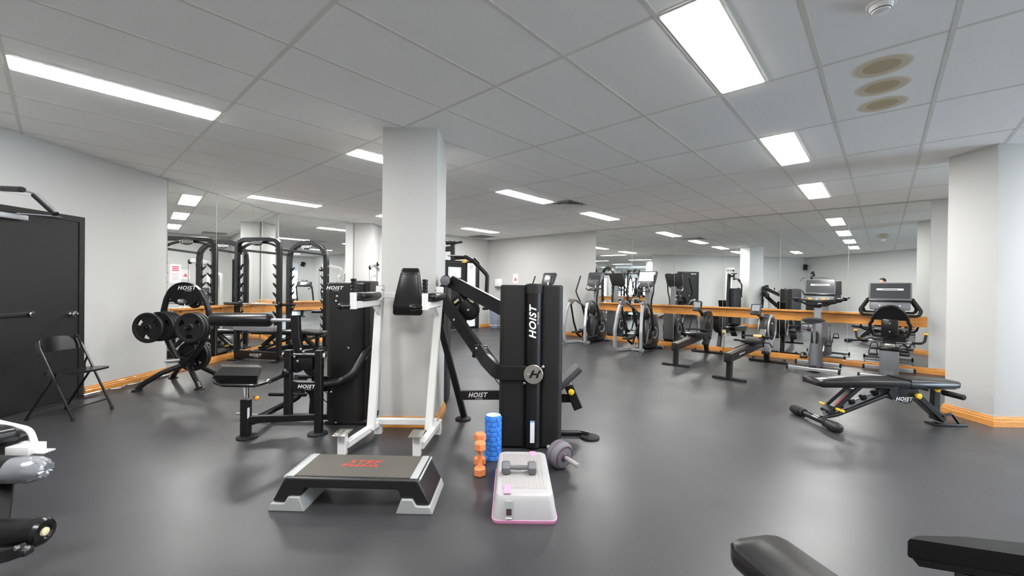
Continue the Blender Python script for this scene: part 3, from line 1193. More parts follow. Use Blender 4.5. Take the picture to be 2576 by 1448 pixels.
for y, z, fc in ((-.045, 2.045, 0), (dp - .045, 2.09, 0)):
    e_ = MB()
    poly = [(.10 * math.cos(2 * math.pi * k / 28), y, z + .055 * math.sin(2 * math.pi * k / 28)) for k in range(28)]
    b_ = build('badge', MB().prism(poly, (0, .03, 0)), 'black_gloss', t)
    text('HOIST', .062, 'white_print', t, (0, y - .0005, z), XR, ZU, shear=.28, bold=.03, wx=1.2)
    build('badge_bracket', MB().box((0, y + .03, z + .05), (.13, .03, .05)), 'black_powder', t, smooth=False)
# spotter bar across the front at low height
build('safety_bar', MB().bar((-w2 + .05, -.075, .56), (w2 - .05, -.075, .56), .014, .07), 'silver_paint', t)
for s in (-1, 1):
    build('safety_hook', MB().rbox((s * (w2 - .03), -.055, .58), (.07, .05, .10), .012), 'brushed_steel', t)
# barbell resting in the rack
t = thing('barbell', 'chrome barbell with black sleeves racked across the power rack', 'barbell', (-4.42, 7.02, .99), world=True)
p, q_ = V((-4.93, 7.05, .99)), V((-3.62, 6.86, .99))
d_ = (q_ - p).normalized()
build('shaft', MB().cyl(p + d_ * .28, q_ - d_ * .24, .014, 12), 'chrome', t)
build('sleeve', MB().cyl(p, p + d_ * .30, .024, 16, bev=.004), 'black_gloss', t)
build('sleeve', MB().cyl(q_ - d_ * .26, q_, .024, 16, bev=.004), 'black_gloss', t)
build('sleeve_stop', MB().cyl(p + d_ * .29, p + d_ * .33, .05, 18, bev=.006), 'black_gloss', t)
build('sleeve_stop', MB().cyl(q_ - d_ * .29, q_ - d_ * .25, .05, 18, bev=.006), 'black_gloss', t)


# ------------------------------------------------------------------ adjustable benches
def make_bench(label):
    t = thing('adjustable_bench', label, 'bench', (0, 0, 0), 0, group='black adjustable benches')
    # local: x along the bench (back pad at x=0, seat at x=1.45), y across
    st = build('front_stabiliser', MB().cyl((0, -.22, .055), (0, .22, .055), .03, 16), 'black_gloss', t)
    for s in (-1, 1):
        build('collar', MB().cyl((0, s * .14, .055), (0, s * .20, .055), .043, 16, bev=.005), 'black_rubber', t)
        prof = [(0, .048), (.09, .05), (.13, .042), (.15, .02), (.152, 0)]
        build('stabiliser_foot', MB().lathe((0, s * .19, .052), (0, s, 0), prof, 18), 'dark_plastic' if s < 0 else 'black_rubber', t)
        build('bolt', MB().lathe((0, s * .17, .098), (0, 0, 1), [(0, .008), (.004, .006)], 8), 'chrome', t)
    build('label', MB().box((-.0145, -.03, .079), (.03, .075, .002), rot3(ry=-.5)), 'sticker_white', t, smooth=False)
    build('lower_tube', MB().tube([(.03, -.05, .07), (.20, -.05, .105), (.80, -.05, .335)], .021, 12, .06), 'black_powder', t)
    build('ladder_rail', MB().bar((.12, .03, .09), (.80, .03, .335), .03, .05), 'silver_paint', t)
    for k in range(5):
        x = .16 + k * .125
        build('ladder_notch', MB().rbox((x, .02, .128 + k * .045), (.055, .05, .055), .012, rot3(ry=-.35)), 'black_rubber', t)
        build('notch_number', MB().box((x, .02, .157 + k * .045), (.03, .035, .002), rot3(ry=-.35)), 'sticker_white', t, smooth=False)
    for s in (-1, 1):
        build('strut', MB().bar((.12, s * .055, .115), (.46, s * .055, .405), .016, .045), 'black_powder', t)
    build('strut_plate', MB().box((.27, -.02, .255), (.30, .085, .006), rot3(ry=-.706)), 'silver_paint', t, smooth=False)
    build('warning_label', MB().box((.255, -.035, .2475), (.17, .04, .002), rot3(ry=-.706)), 'sticker_red', t, smooth=False)
    build('strut_block', MB().rbox((.15, 0, .145), (.07, .12, .05), .008, rot3(ry=-.706)), 'black_powder', t)
    for s in (-1, 1):
        build('pull_handle', MB().cyl((.18, s * .06, .165), (.18, s * .16, .165), .014, 12, bev=.005), 'yellow_plastic', t)
    poly = [(.74, .40), (1.02, .40), (1.04, .33), (.95, .235), (.90, .225), (.76, .275), (.72, .33)]
    for s in (-1, 1):
        build('pivot_plate', MB().prism([(x, s * .075 - .006, z) for x, z in poly], (0, .012, 0)), 'black_powder', t, smooth=False)
    logo(t, (.875, -.083, .275), .05, XR, ZU)
    build('pivot_boss', MB().cyl((.86, -.085, .35), (.86, .085, .35), .045, 20, bev=.004), 'black_gloss', t)
    build('pop_pin', MB().lathe((1.0, -.083, .315), (0, -1, 0), [(0, .011), (.02, .011), (.022, .026), (.042, .028), (.046, .02)], 16), 'yellow_plastic', t)
    build('pop_pin', MB().lathe((1.235, -.05, .375), (-.35, -1, 0), [(0, .01), (.03, .01), (.032, .023), (.05, .025), (.054, .017)], 16), 'yellow_plastic', t)
    build('rear_leg', MB().beam([(.80, 0, .36), (.98, 0, .375), (1.36, 0, .055)], .06, .10, .09, up=(0, 1, 0)), 'black_powder', t)
    build('rear_foot', MB().rbox((1.42, 0, .012), (.34, .13, .022), .006), 'black_powder', t)
    build('carry_handle', MB().tube([(1.33, -.05, .10), (1.42, -.05, .13), (1.50, -.05, .03)], .012, 8, .03), 'black_powder', t)
    build('seat_post', MB().bar((1.29, 0, .06), (1.30, 0, .40), .07, .05), 'black_powder', t)
    build('handle_tube', MB().cyl((1.30, -.25, .345), (1.30, .25, .345), .016, 12), 'chrome', t)
    for s in (-1, 1):
        build('grip', MB().cyl((1.30, s * .07, .345), (1.30, s * .27, .345), .027, 14, bev=.008), 'black_rubber', t)
    bp = [(-.06, -.10), (.02, -.135), (.90, -.135), (.90, .135), (.02, .135), (-.06, .10)]
    mb = MB()
    for z0, z1, k in ((.405, .445, 0),):
        mb.loft([[V((x, y * .97, .400)) for x, y in bp], [V((x, y, .408)) for x, y in bp], [V((x, y, .448)) for x, y in bp], [V((x + (.012 if x < .4 else -.012), y * .93, .462)) for x, y in bp]])
    build('back_pad', mb, 'black_vinyl', t, ang=50)
    build('back_pad_board', MB().rbox((.40, 0, .393), (.80, .22, .016), .004), 'black_powder', t)
    mb = MB()
    sp2 = [(.905, -.135), (1.40, -.135), (1.47, -.09), (1.47, .09), (1.40, .135), (.905, .135)]
    mb.loft([[V((x, y * .97, .398)) for x, y in sp2], [V((x, y, .406)) for x, y in sp2], [V((x, y, .443 + (.03 if x < 1 else 0))) for x, y in sp2],
             [V((x + (.10 if x < 1 else -.014), y * .92, .455 + (.02 if x < 1 else 0))) for x, y in sp2]])
    build('seat_pad', mb, 'black_vinyl', t, ang=50)
    build('seat_pad_board', MB().rbox((1.17, 0, .390), (.46, .22, .016), .004), 'black_powder', t)
    return t


b1 = make_bench('black adjustable bench with yellow pins in front of the right pillar')
place(b1, (3.09, 4.17, 0), 0)
b1.scale = (.94, 1, 1)
b2 = copy_tree(b1)
place(b2, (-4.88, 7.82, 0), math.radians(-3), 'black adjustable bench standing inside the power rack')
# two bench ends in the lower right corner
t = thing('flat_bench', 'black padded bench reaching in at the bottom of the frame, left of the pair', 'bench', (1.02, .9, 0), math.radians(12.5))
mb = MB()
bp = [(-.115, -.62), (.115, -.62), (.115, .57), (.10, .60), (.06, .615), (-.06, .615), (-.10, .60), (-.115, .57)]
mb.loft([[V((x * .97, y, .385)) for x, y in bp], [V((x, y, .395)) for x, y in bp], [V((x, y, .444)) for x, y in bp], [V((x * .93, y * .99, .452)) for x, y in bp]])
build('pad', mb, 'black_vinyl', t, ang=50)
build('pad_board', MB().rbox((0, 0, .377), (.20, 1.16, .016), .004), 'silver_paint', t)
build('spine', MB().bar((0, -.55, .33), (0, .5, .33), .06, .06), 'black_powder', t)
for y in (-.48, .42):
    build('leg', MB().bar((0, y, .02), (0, y, .33), .06, .06), 'black_powder', t)
    build('foot', MB().rbox((0, y, .02), (.42, .07, .04), .008), 'black_powder', t)
t = thing('incline_bench', 'black bench pad with a thick dark side at the lower right corner', 'bench', (1.95, 1.40, 0), world=True)
bp = [(1.455, 1.495), (2.45, 1.205), (2.48, 1.25), (2.45, 1.36), (1.68, 1.512), (1.50, 1.515)]
cb = V((1.95, 1.38))
kz = lambda z, k: [V((cb.x + (x - cb.x) * k, cb.y + (y - cb.y) * k, z)) for x, y in bp]
build('pad', MB().loft([kz(.382, .985), kz(.39, 1), kz(.442, 1), kz(.452, .985)]), 'black_vinyl', t, ang=50)
build('pad_board', MB().loft([kz(.355, .93), kz(.38, .97)]), 'black_rubber', t)
ax_ = V((.96, -.28, 0))
build('spine', MB().bar(V((1.62, 1.47, .32)), V((2.35, 1.29, .32)), .05, .06), 'black_powder', t)
for k in (1.66, 2.25):
    y = 1.46 - (k - 1.66) * .25
    build('leg', MB().bar((k, y, .03), (k, y, .32), .06, .06), 'black_powder', t)
    build('foot', MB().rbox((k, y, .02), (.07, .40, .04), .008, rot3(rz=-.26)), 'black_powder', t)

# ------------------------------------------------------------------ roller machine left of the pillar
t = thing('back_extension_machine', 'black weight machine with a long padded roller and a small seat, left of the pillar', 'exercise machine', (-1.95, 3.85, 0), world=True)
sh = build('weight_stack_shroud', rprism(-1.615, 4.10, .36, .34, .10, .03, 1.365, n=8), 'black_shroud', t)
build('shroud_wing', rprism(-1.47, 4.17, .15, .30, .03, .03, 1.385), 'black_shroud', t)
build('shroud_base', MB().rbox((-1.58, 4.12, .02), (.40, .38, .04), .01), 'black_powder', t)
logo(t, at(841, 724, 3.925), .045)
for px, py in ((848, 745), (846, 757), (845, 1062), (877, 875)):
    c = at(px, py, 3.928)
    build('bolt', MB().lathe(c, (0, -1, 0), [(0, .011), (.006, .010), (.009, .005)], 10), 'chrome', t)
rz = 1.018
build('roller_pad', MB().lathe((-2.72, 3.72, rz), (1, 0, 0), [(0, .03), (.006, .05), (.02, .062), (.52, .062), (.535, .055), (.545, .03)], 28), 'black_vinyl', t)
build('roller_rod', MB().cyl((-2.18, 3.72, rz), (-1.98, 3.72, rz), .015, 14), 'silver_paint', t)
build('roller_arm', MB().beam([(-1.955, 3.72, 1.065), (-1.945, 3.72, .85), (-1.90, 3.74, .62)], .075, .05, .08, up=(0, 1, 0)), 'black_powder', t)
for x, z0, z1 in ((-2.003, .13, .752), (-1.728, 0.02, .752)):
    po = build('post', MB().bar((x, 3.70, z0), (x, 3.70, z1), .062, .062), 'black_powder', t)
for s, x in ((-1, -2.04), (1, -1.69)):
    build('axle_cap', MB().lathe((x, 3.70, .705), (s, 0, 0), [(0, .028), (.012, .028), (.02, .018)], 14), 'chrome', t)
build('axle', MB().cyl((-2.03, 3.70, .705), (-1.70, 3.70, .705), .022, 14), 'black_gloss', t)
build('cross_bar', MB().bar((-1.975, 3.70, .432), (-1.755, 3.70, .432), .05, .085), 'black_powder', t)
logo(t, at(770, 972, 3.672), .044)
build('pivot_housing', MB().rbox((-1.86, 3.74, .64), (.16, .10, .14), .03), 'black_powder', t)
build('cam', MB().lathe((-1.94, 3.70, .62), (0, 1, 0), [(0, .05), (.01, .075), (.04, .075), (.05, .06)], 24), 'black_powder', t)
build('cam', MB().lathe((-1.80, 3.72, .60), (0, 1, 0), [(0, .06), (.01, .09), (.04, .09), (.05, .07)], 24), 'black_gloss', t)
build('counterweight', MB().ball((-2.0, 3.655, .56), .036, 16, 10), 'black_gloss', t)
build('linkage', MB().bar((-1.80, 3.78, .58), (-1.84, 3.80, .16), .045, .03), 'black_powder', t)
build('linkage', MB().bar((-1.92, 3.78, .42), (-1.80, 3.80, .29), .045, .03), 'black_powder', t)
build('pulley', MB().lathe((-1.815, 3.80, .31), (0, 1, 0), [(0, .05), (.008, .055), (.014, .045), (.02, .055), (.028, .05)], 20), 'black_gloss', t)
for px, py in ((757, 878), (764, 884), (741, 897), (749, 908)):
    build('bolt', MB().lathe(at(px, py, 3.68), (0, -1, 0), [(0, .012), (.006, .011), (.009, .006)], 10), 'chrome', t)
build('cable', MB().tube([(-1.775, 3.8, .33), (-1.74, 3.84, .26), (-1.70, 3.93, .18)], .004, 6, .03), 'black_rubber', t)
# seat
build('seat_post', MB().cyl((-2.32, 3.60, .30), (-2.32, 3.60, .46), .024, 14), 'chrome', t)
build('seat_sleeve', MB().bar((-2.32, 3.60, .02), (-2.32, 3.60, .335), .075, .06), 'black_powder', t)
build('seat_pin', MB().cyl((-2.285, 3.575, .335), (-2.225, 3.56, .36), .009, 10), 'chrome', t)
build('pin_knob', MB().ball(at(646, 1001, 3.55), .020, 12, 8), 'orange_knob', t)
rings = []
for z, x0, x1, y0, y1 in ((.475, -2.45, -2.18, 3.50, 3.66), (.50, -2.49, -2.15, 3.475, 3.67), (.57, -2.51, -2.135, 3.46, 3.68), (.622, -2.50, -2.16, 3.56, 3.67)):
    rings.append([V((x0, y0, z)), V((x1, y0, z)), V((x1 - .10, y1, z)), V((x0 - .10, y1, z))])
build('seat_pad', MB().loft(rings), 'black_vinyl', t, ang=20)
build('seat_plate', MB().rbox((-2.32, 3.62, .465), (.26, .22, .014), .004), 'black_powder', t)
hz = .505
build('handle_tube', MB().tube([at(557, 946, 3.75), at(540, 962, 3.5), at(560, 969, 3.40), at(640, 970, 3.40), at(668, 962, 3.5), at(704, 947, 3.66)], .013, 10, .06), 'black_gloss', t)
build('handle_grip', MB().cyl(at(676, 959, 3.53), at(709, 945, 3.68), .019, 12, bev=.004), 'black_rubber', t)
build('handle_collar', MB().cyl(at(671, 961, 3.51), at(677, 959, 3.535), .022, 12), 'chrome', t)
build('handle_collar', MB().cyl(at(708, 945, 3.675), at(713, 943, 3.70), .022, 12), 'chrome', t)
build('handle_collar', MB().cyl(at(547, 956, 3.58), at(552, 951, 3.66), .022, 12), 'chrome', t)
# base and foot rests
build('base_rail', MB().bar((-2.30, 3.60, .155), (-1.72, 3.70, .155), .05, .06), 'black_powder', t)
build('base_rail', MB().bar((-2.34, 4.02, .05), (-1.62, 4.05, .05), .06, .06), 'black_powder', t)
build('base_link', MB().bar((-2.31, 3.60, .12), (-2.33, 4.02, .06), .05, .05), 'black_powder', t)
build('foot_tube', MB().tube([(-2.24, 3.66, .16), (-2.04, 3.95, .26), (-1.99, 4.0, .40)], .028, 12, .1), 'black_powder', t)
build('foot_plate', MB().box((-2.06, 4.0, .36), (.13, .012, .20), rot3(rx=-.35)), 'black_powder', t, smooth=False)
build('foot_rest', MB().cyl((-2.32, 3.94, .285), (-1.96, 3.94, .285), .017, 12, bev=.003), 'black_rubber', t)
build('foot_rest', MB().cyl((-2.08, 4.02, .44), (-1.86, 4.02, .44), .017, 12, bev=.003), 'black_rubber', t)
for c in (fl(622, 1100), fl(799, 1091)):
    build('foot_disc', MB().lathe(c, (0, 0, 1), [(0, .085), (.012, .085), (.018, .075)], 24), 'black_rubber', t)
build('base_tip', MB().cyl(fl(595, 1052) + V((0, 0, .05)), (-2.25, 3.98, .06), .012, 10), 'silver_paint', t)
build('floor_label', MB().box((-2.282, 3.575, .22), (.002, .03, .09)), 'sticker_white', t, smooth=False)
# bent guard tube around the shroud
build('bent_tube', MB().tube([(-1.76, 3.72, .435), (-1.60, 3.845, .435), (-1.49, 3.86, .50), (-1.425, 3.97, .67), (-1.40, 4.04, .72)], .038, 14, .13), 'black_powder', t)
build('tube_end', MB().lathe(at(915, 893, 3.99), (1, -.5, 0), [(0, .05), (.008, .05), (.012, .04)], 18), 'brushed_steel', t)
for px, py in ((826, 951), (822, 968), (832, 968), (822, 985), (833, 985)):
    build('bolt', MB().lathe(at(px, py, 3.79), (0, -1, 0), [(0, .011), (.007, .010), (.011, .005)], 10), 'chrome', t)
build('bracket', MB().box((-1.70, 3.79, .43), (.06, .02, .14)), 'black_powder', t, smooth=False)

# ------------------------------------------------------------------ white vertical knee raise tower
t = thing('knee_raise_tower', 'white steel knee raise tower with black arm pads in front of the pillar', 'exercise machine', (-.93, 3.55, 0), world=True)
for s, xb, xr in ((-1, -1.22, -1.20), (1, -.715, -.66)):
    xf = -1.335 if s < 0 else -.74
    yf, yr = 3.27, 3.74
    build('base_rail', MB().bar((xf + .03, yf, .075), (xr, yr, .095), .055, .055), 'white_enamel', t)
    build('front_post', MB().bar((xf, yf, 0), (xf, yf, .165), .065, .055), 'white_enamel', t)
    build('step_plate', MB().rbox((xf, yf - .01, .172), (.105, .17, .008), .003), 'brushed_steel', t)
    for k in range(8):
        build('tread_bump', MB().rbox((xf - .025 + .05 * (k % 2), yf - .07 + .035 * (k // 2), .178), (.03, .01, .004), .0015, rot3(rz=.6 if k % 2 else -.6)), 'brushed_steel', t)
    build('rear_foot', MB().bar((xr, yr, 0), (xr, yr, .125), .065, .06), 'white_enamel', t)
    tx = -1.195 if s < 0 else -.655
    yu0, yu1 = 3.60, 3.74
    build('upright', MB().bar((xb, yu0, .085), (tx, yu1, 1.335), .066, .066), 'white_enamel', t)
    build('upright_cap', MB().box((tx, yu1, 1.338), (.05, .05, .006)), 'dark_plastic', t, smooth=False)
    az = 1.195
    build('arm_beam', MB().bar((tx, 3.72, az), (tx, 3.12, az), .055, .055), 'white_enamel', t)
    build('arm_gusset', MB().prism([(tx - .004, 3.70, az - .03), (tx - .004, 3.52, az - .03), (tx - .004, 3.70, az - .13)], (.008, 0, 0)), 'white_enamel', t, smooth=False)
    build('arm_pad', MB().rbox((tx + .01 * s, 3.40, az + .062), (.13, .44, .06), .024, seg=3), 'black_vinyl', t)
    build('pad_board', MB().rbox((tx + .01 * s, 3.40, az + .030), (.10, .36, .008), .002), 'black_powder', t)
    build('front_plate', MB().bar((tx, 3.10, az - .03), (tx, 3.10, az + .095), .042, .035), 'white_enamel', t)
    gx = tx - .0
    build('vertical_grip', MB().cyl((gx, 3.10, az + .09), (gx, 3.10, az + .20), .019, 16, bev=.006), 'black_rubber', t)
    for k in range(4):
        build('grip_ring', MB().lathe((gx, 3.10, az + .105 + k * .026), (0, 0, 1), [(0, .019), (.004, .0225), (.012, .0225), (.016, .019)], 16), 'black_gloss', t)
    ix = tx - .045
    build('side_grip', MB().lathe((tx - .015, 3.10, az - .012), (-1, 0, 0), [(0, .019), (.055, .019), (.06, .025), (.085, .026), (.098, .018), (.1, 0)], 18), 'black_gloss', t)
build('top_crossbar', MB().bar((-1.19, 3.74, 1.255), (-.66, 3.74, 1.255), .05, .055), 'white_enamel', t)
build('bottom_crossbar', MB().bar((-1.20, 3.72, .115), (-.66, 3.72, .115), .05, .055), 'white_enamel', t)
for x, z in ((-1.165, 1.31), (-1.165, 1.205), (-.69, 1.31), (-1.175, .115), (-.655, .14)):
    build('bolt', MB().lathe((x, 3.705, z), (0, -1, 0), [(0, .010), (.006, .010), (.009, .005)], 8), 'brushed_steel', t)
rings = []
for z, w, th in ((1.085, .115, .012), (1.10, .128, .03), (1.17, .132, .04), (1.30, .112, .042), (1.45, .086, .04), (1.485, .078, .03), (1.50, .066, .012)):
    yc = 3.60 + (z - 1.1) * .10
    xc = -.905 + (z - 1.29) * .03
    ring = []
    for k in range(20):
        a = 2 * math.pi * k / 20
        ca, sa = math.cos(a), math.sin(a)
        ring.append(V((xc + w * abs(ca) ** .4 * (1 if ca > 0 else -1), yc + th * abs(sa) ** .6 * (1 if sa > 0 else -1), z)))
    rings.append(ring)
build('back_pad', MB().loft(rings), 'black_vinyl', t, ang=60)
for z in (1.165, 1.445):
    yc = 3.60 + (z - 1.1) * .10
    w = .131 if z < 1.3 else .087
    xc = -.905 + (z - 1.29) * .03
    build('pad_seam', MB().box((xc, yc - .0405, z), (2 * w - .03, .003, .004)), 'black_rubber', t, smooth=False)
build('pad_mount', MB().bar((-.905, 3.66, 1.25), (-.905, 3.74, 1.255), .09, .12), 'black_powder', t)
build('pad_board', MB().box((-.90, 3.664, 1.29), (.15, .012, .30), rot3(rx=-.1)), 'black_powder', t, smooth=False)

# ------------------------------------------------------------------ twin shroud machine right of the pillar
t = thing('lat_row_machine', 'black weight machine with a twin shroud tower and a steel badge, right of the pillar', 'exercise machine', (.15, 3.7, 0), world=True)
build('weight_stack_shroud', rprism(.016, 3.60, .226, .38, .05, .02, 1.362, n=6), 'black_shroud', t)
build('weight_stack_shroud', rprism(.335, 3.60, .190, .38, .05, .02, 1.365, n=6), 'black_shroud', t)
build('shroud_base', MB().rbox((.17, 3.62, .012), (.55, .36, .024), .006), 'black_powder', t)
build('shroud_back', MB().rbox((.17, 3.72, .68), (.46, .10, 1.30), .01), 'black_shroud', t)
build('centre_tube', MB().cyl((.186, 3.445, .02), (.186, 3.445, 1.30), .068, 24), 'black_powder', t)
build('tube_cap', MB().lathe((.186, 3.445, 1.29), (0, 0, 1), [(0, .074), (.075, .074), (.085, .066)], 24), 'black_shroud', t)
text('HOIST', .078, 'white_print', t, at(1341, 811, 3.375), ZU, (-1, 0, 0), shear=.28, bold=.03, wx=1.1)
text('FITNESS', .018, 'white_print', t, at(1354, 800, 3.375), ZU, (-1, 0, 0), wx=1.6)
sx = at(1339, 1086, 3.372)
build('spec_label', MB().box(sx, (.036, .003, .18)), 'sticker_white', t, smooth=False)
build('spec_label_head', MB().box(sx + V((0, -.0005, .084)), (.034, .003, .008)), 'blue_foam', t, smooth=False)
bc = at(1342, 942, 3.34)
build('badge', MB().lathe(bc + V((0, .02, 0)), (0, -1, 0), [(0, .079), (.016, .079), (.02, .075)], 36), 'brushed_steel', t)
text('H', .085, 'black_gloss', t, bc + V((0, -.0005, 0)), XR, ZU, shear=.35, bold=.03, wx=1.3)
for dx in (-.045, .05):
    build('badge_screw', MB().lathe(bc + V((dx, 0, 0)), (0, -1, 0), [(0, .01), (.003, .009), (.005, .004)], 10), 'chrome', t)
for dx, dz in ((.079, .06), (-.072, -.075)):
    build('bolt', MB().lathe(bc + V((dx, .03, dz)), (0, -1, 0), [(0, .012), (.006, .011), (.01, .006)], 10), 'chrome', t)
# swept arm from the badge up to the pivot
build('swept_arm', MB().beam([at(1330, 938, 3.39), at(1252, 936, 3.385), at(1222, 905, 3.56), at(1205, 880, 3.66)], .05, .12, .10, up=(0, 0, 1)), 'black_powder', t)
build('joint_plate', MB().rbox(at(1207, 884, 3.67), (.125, .02, .125), .02, rot3(ry=.15)), 'black_gloss', t)
for px, py in ((1199, 876), (1222, 876), (1199, 898), (1214, 880)):
    build('bolt', MB().lathe(at(px, py, 3.655), (0, -1, 0), [(0, .012), (.006, .011), (.009, .006)], 10), 'chrome', t)
build('main_beam', MB().bar(at(1206, 884, 3.69), at(1114, 752, 3.97), .05, .12), 'black_powder', t)
build('lower_brace', MB().bar(at(1216, 872, 3.72), at(1262, 935, 3.60), .03, .05), 'black_powder', t)
for px, py in ((1142, 804), (1152, 826), (1106, 775)):
    build('bolt', MB().lathe(at(px, py, 3.85), (0, -1, 0), [(0, .014), (.006, .013), (.01, .006)], 10), 'chrome', t)
build('front_leg', MB().bar(at(1107, 815, 3.93), fl(1167, 1050) + V((0, 0, .02)), .06, .06), 'black_powder', t)
build('foot_disc', MB().lathe(fl(1165, 1054), (0, 0, 1), [(0, .078), (.012, .078), (.018, .068)], 24), 'black_rubber', t)
build('cross_beam', MB().bar(at(1160, 993, 3.98), at(1262, 992, 3.75), .05, .085), 'black_powder', t)
cd_ = (at(1262, 992, 3.75) - at(1160, 993, 3.98)).normalized()
logo(t, at(1206, 992, 3.84) + V((-.018, -.020, 0)), .060, cd_)
pv = at(1122, 706, 3.93)
build('pivot_post', MB().bar(at(1114, 716, 3.96), at(1112, 830, 3.96), .045, .05), 'black_powder', t)
build('pivot_boss', MB().lathe(pv + V((0, .05, 0)), (0, -1, 0), [(0, .056), (.05, .056), (.06, .05), (.1, .048), (.108, .042)], 28), 'black_gloss', t)
build('pivot_cap', MB().lathe(pv + V((0, -.055, 0)), (0, -1, 0), [(0, .046), (.006, .046), (.009, .04)], 24), 'grey_plastic', t)
build('press_arm', MB().bar(at(1135, 708, 3.95), at(1275, 782, 3.72), .06, .12), 'black_powder', t)
build('arm_trim', MB().bar(at(1150, 704, 3.93), at(1268, 765, 3.72), .012, .012), 'silver_paint', t)
build('arm_web', MB().prism([at(1135, 720, 4.06), at(1175, 735, 3.98), at(1178, 765, 3.98), at(1160, 745, 4.02)], (0, .03, 0)), 'black_powder', t, smooth=False)
build('cam', MB().lathe(at(1181, 778, 4.02), (0, -1, 0), [(0, .09), (.008, .102), (.02, .102), (.024, .092), (.034, .092), (.038, .102), (.05, .102), (.056, .09)], 32), 'black_powder', t)
build('cam_screw', MB().lathe(at(1178, 780, 3.95), (0, -1, 0), [(0, .013), (.006, .012), (.009, .006)], 10), 'brushed_steel', t)
build('cam_plate', MB().prism([at(1176, 742, 3.955), at(1196, 752, 3.955), at(1190, 762, 3.955), at(1182, 758, 3.955)], (0, .008, 0)), 'cream_plate', t, smooth=False)
build('cam_arm', MB().bar(at(1128, 775, 4.02), at(1158, 750, 4.0), .05, .075), 'black_powder', t)
build('arm_label', MB().box(at(1148, 757, 3.958), (.055, .003, .022), rot3(ry=-.72)), 'cream_plate', t, smooth=False)
build('cable', MB().tube([at(1185, 792, 3.98), at(1155, 800, 3.98), at(1130, 806, 4.0)], .004, 6), 'black_rubber', t)
build('cable', MB().tube([at(1137, 812, 3.98), at(1196, 880, 3.72), at(1225, 925, 3.62), at(1260, 972, 3.60)], .004, 6), 'black_rubber', t)
build('cable_guide', MB().bar(at(1220, 915, 3.60), at(1238, 935, 3.58), .03, .03), 'black_rubber', t)
# seat behind the tower, at its right
c0, c1 = at(1410, 966, 3.90), at(1456, 922, 3.90)
build('seat_pad', MB().beam([c0 + V((-.12, 0, -.10)), c0, c1], .24, .055, .03, up=(-.7, 0, .7), ch=.35), 'grey_vinyl', t)
build('seat_post', MB().bar(at(1425, 955, 3.88), at(1440, 985, 3.88), .05, .05), 'brushed_steel', t)
build('seat_sleeve', MB().bar(at(1430, 968, 3.88), at(1454, 1026, 3.88), .085, .075), 'black_powder', t)
build('pop_pin', MB().lathe(at(1436, 984, 3.83), (0, -1, 0), [(0, .012), (.01, .012), (.012, .026), (.03, .028), (.034, .022)], 18), 'yellow_plastic', t)
build('seat_arm', MB().bar(at(1395, 1000, 3.93), at(1442, 1000, 3.93), .05, .08), 'black_powder', t)
build('rear_foot_tube', MB().tube([at(1395, 1088, 3.74), at(1462, 1088, 3.74), fl(1480, 1098) + V((0, 0, .02))], .024, 12, .06), 'black_gloss', t)
build('foot_disc', MB().lathe(fl(1484, 1101), (0, 0, 1), [(0, .085), (.014, .085), (.02, .075)], 24), 'black_rubber', t)

# ------------------------------------------------------------------ machine half hidden behind the pillar
t = thing('pec_fly_machine', 'black machine with a hooked overhead arm, half hidden behind the pillar', 'exercise machine', (-.8, 4.95, 0), world=True)
build('weight_stack_shroud', rprism(-.905, 4.86, .34, .36, .07, .02, 1.36), 'black_shroud', t)
build('top_post', MB().bar(at(1139, 655, 5.0), at(1139, 612, 5.0), .05, .05), 'black_powder', t)
build('top_beam', MB().bar(at(1085, 628, 5.0), at(1140, 625, 5.0), .06, .06), 'black_powder', t)
build('top_plate', MB().rbox(at(1134, 610, 5.0), (.13, .12, .03), .006), 'black_powder', t)
build('top_bar', MB().cyl(at(1122, 613, 4.97), at(1163, 608, 4.97), .014, 12, bev=.004), 'black_gloss', t)
for px in (1127, 1139):
    build('bolt', MB().lathe(at(px, 606, 4.95), (0, 0, 1), [(0, .014), (.012, .013), (.016, .006)], 10), 'chrome', t)
build('pivot_plate', MB().box(at(1148, 643, 5.0), (.20, .12, .012)), 'silver_paint', t, smooth=False)
build('swing_arm', MB().tube([at(1137, 649, 5.0), at(1172, 646, 5.0), at(1196, 660, 5.0), at(1226, 692, 5.0), at(1224, 740, 5.0), at(1222, 772, 5.0)], .025, 12, .07), 'black_powder', t)
build('arm_clamp', MB().cyl(at(1190, 652, 5.0), at(1203, 666, 5.0), .036, 14), 'black_gloss', t)
build('arm_end', MB().bar(at(1214, 776, 5.0), at(1228, 776, 5.0), .05, .03), 'black_rubber', t)
build('pop_pin', MB().lathe(at(1168, 653, 4.98), (0, 0, -1), [(0, .012), (.01, .012), (.013, .026), (.034, .028), (.038, .02)], 16), 'yellow_plastic', t)
build('column', MB().bar((-.92, 5.12, 0.03), (-.92, 5.05, 1.86), .09, .09), 'black_powder', t)
build('base', MB().bar((-.92, 5.12, .04), (-1.05, 5.9, .04), .08, .07), 'black_powder', t)
build('seat_pad', MB().rbox((-1.02, 5.56, .46), (.34, .34, .07), .025, seg=3), 'black_vinyl', t)
build('seat_post', MB().bar((-1.0, 5.56, .06), (-1.0, 5.56, .43), .06, .06), 'black_powder', t)

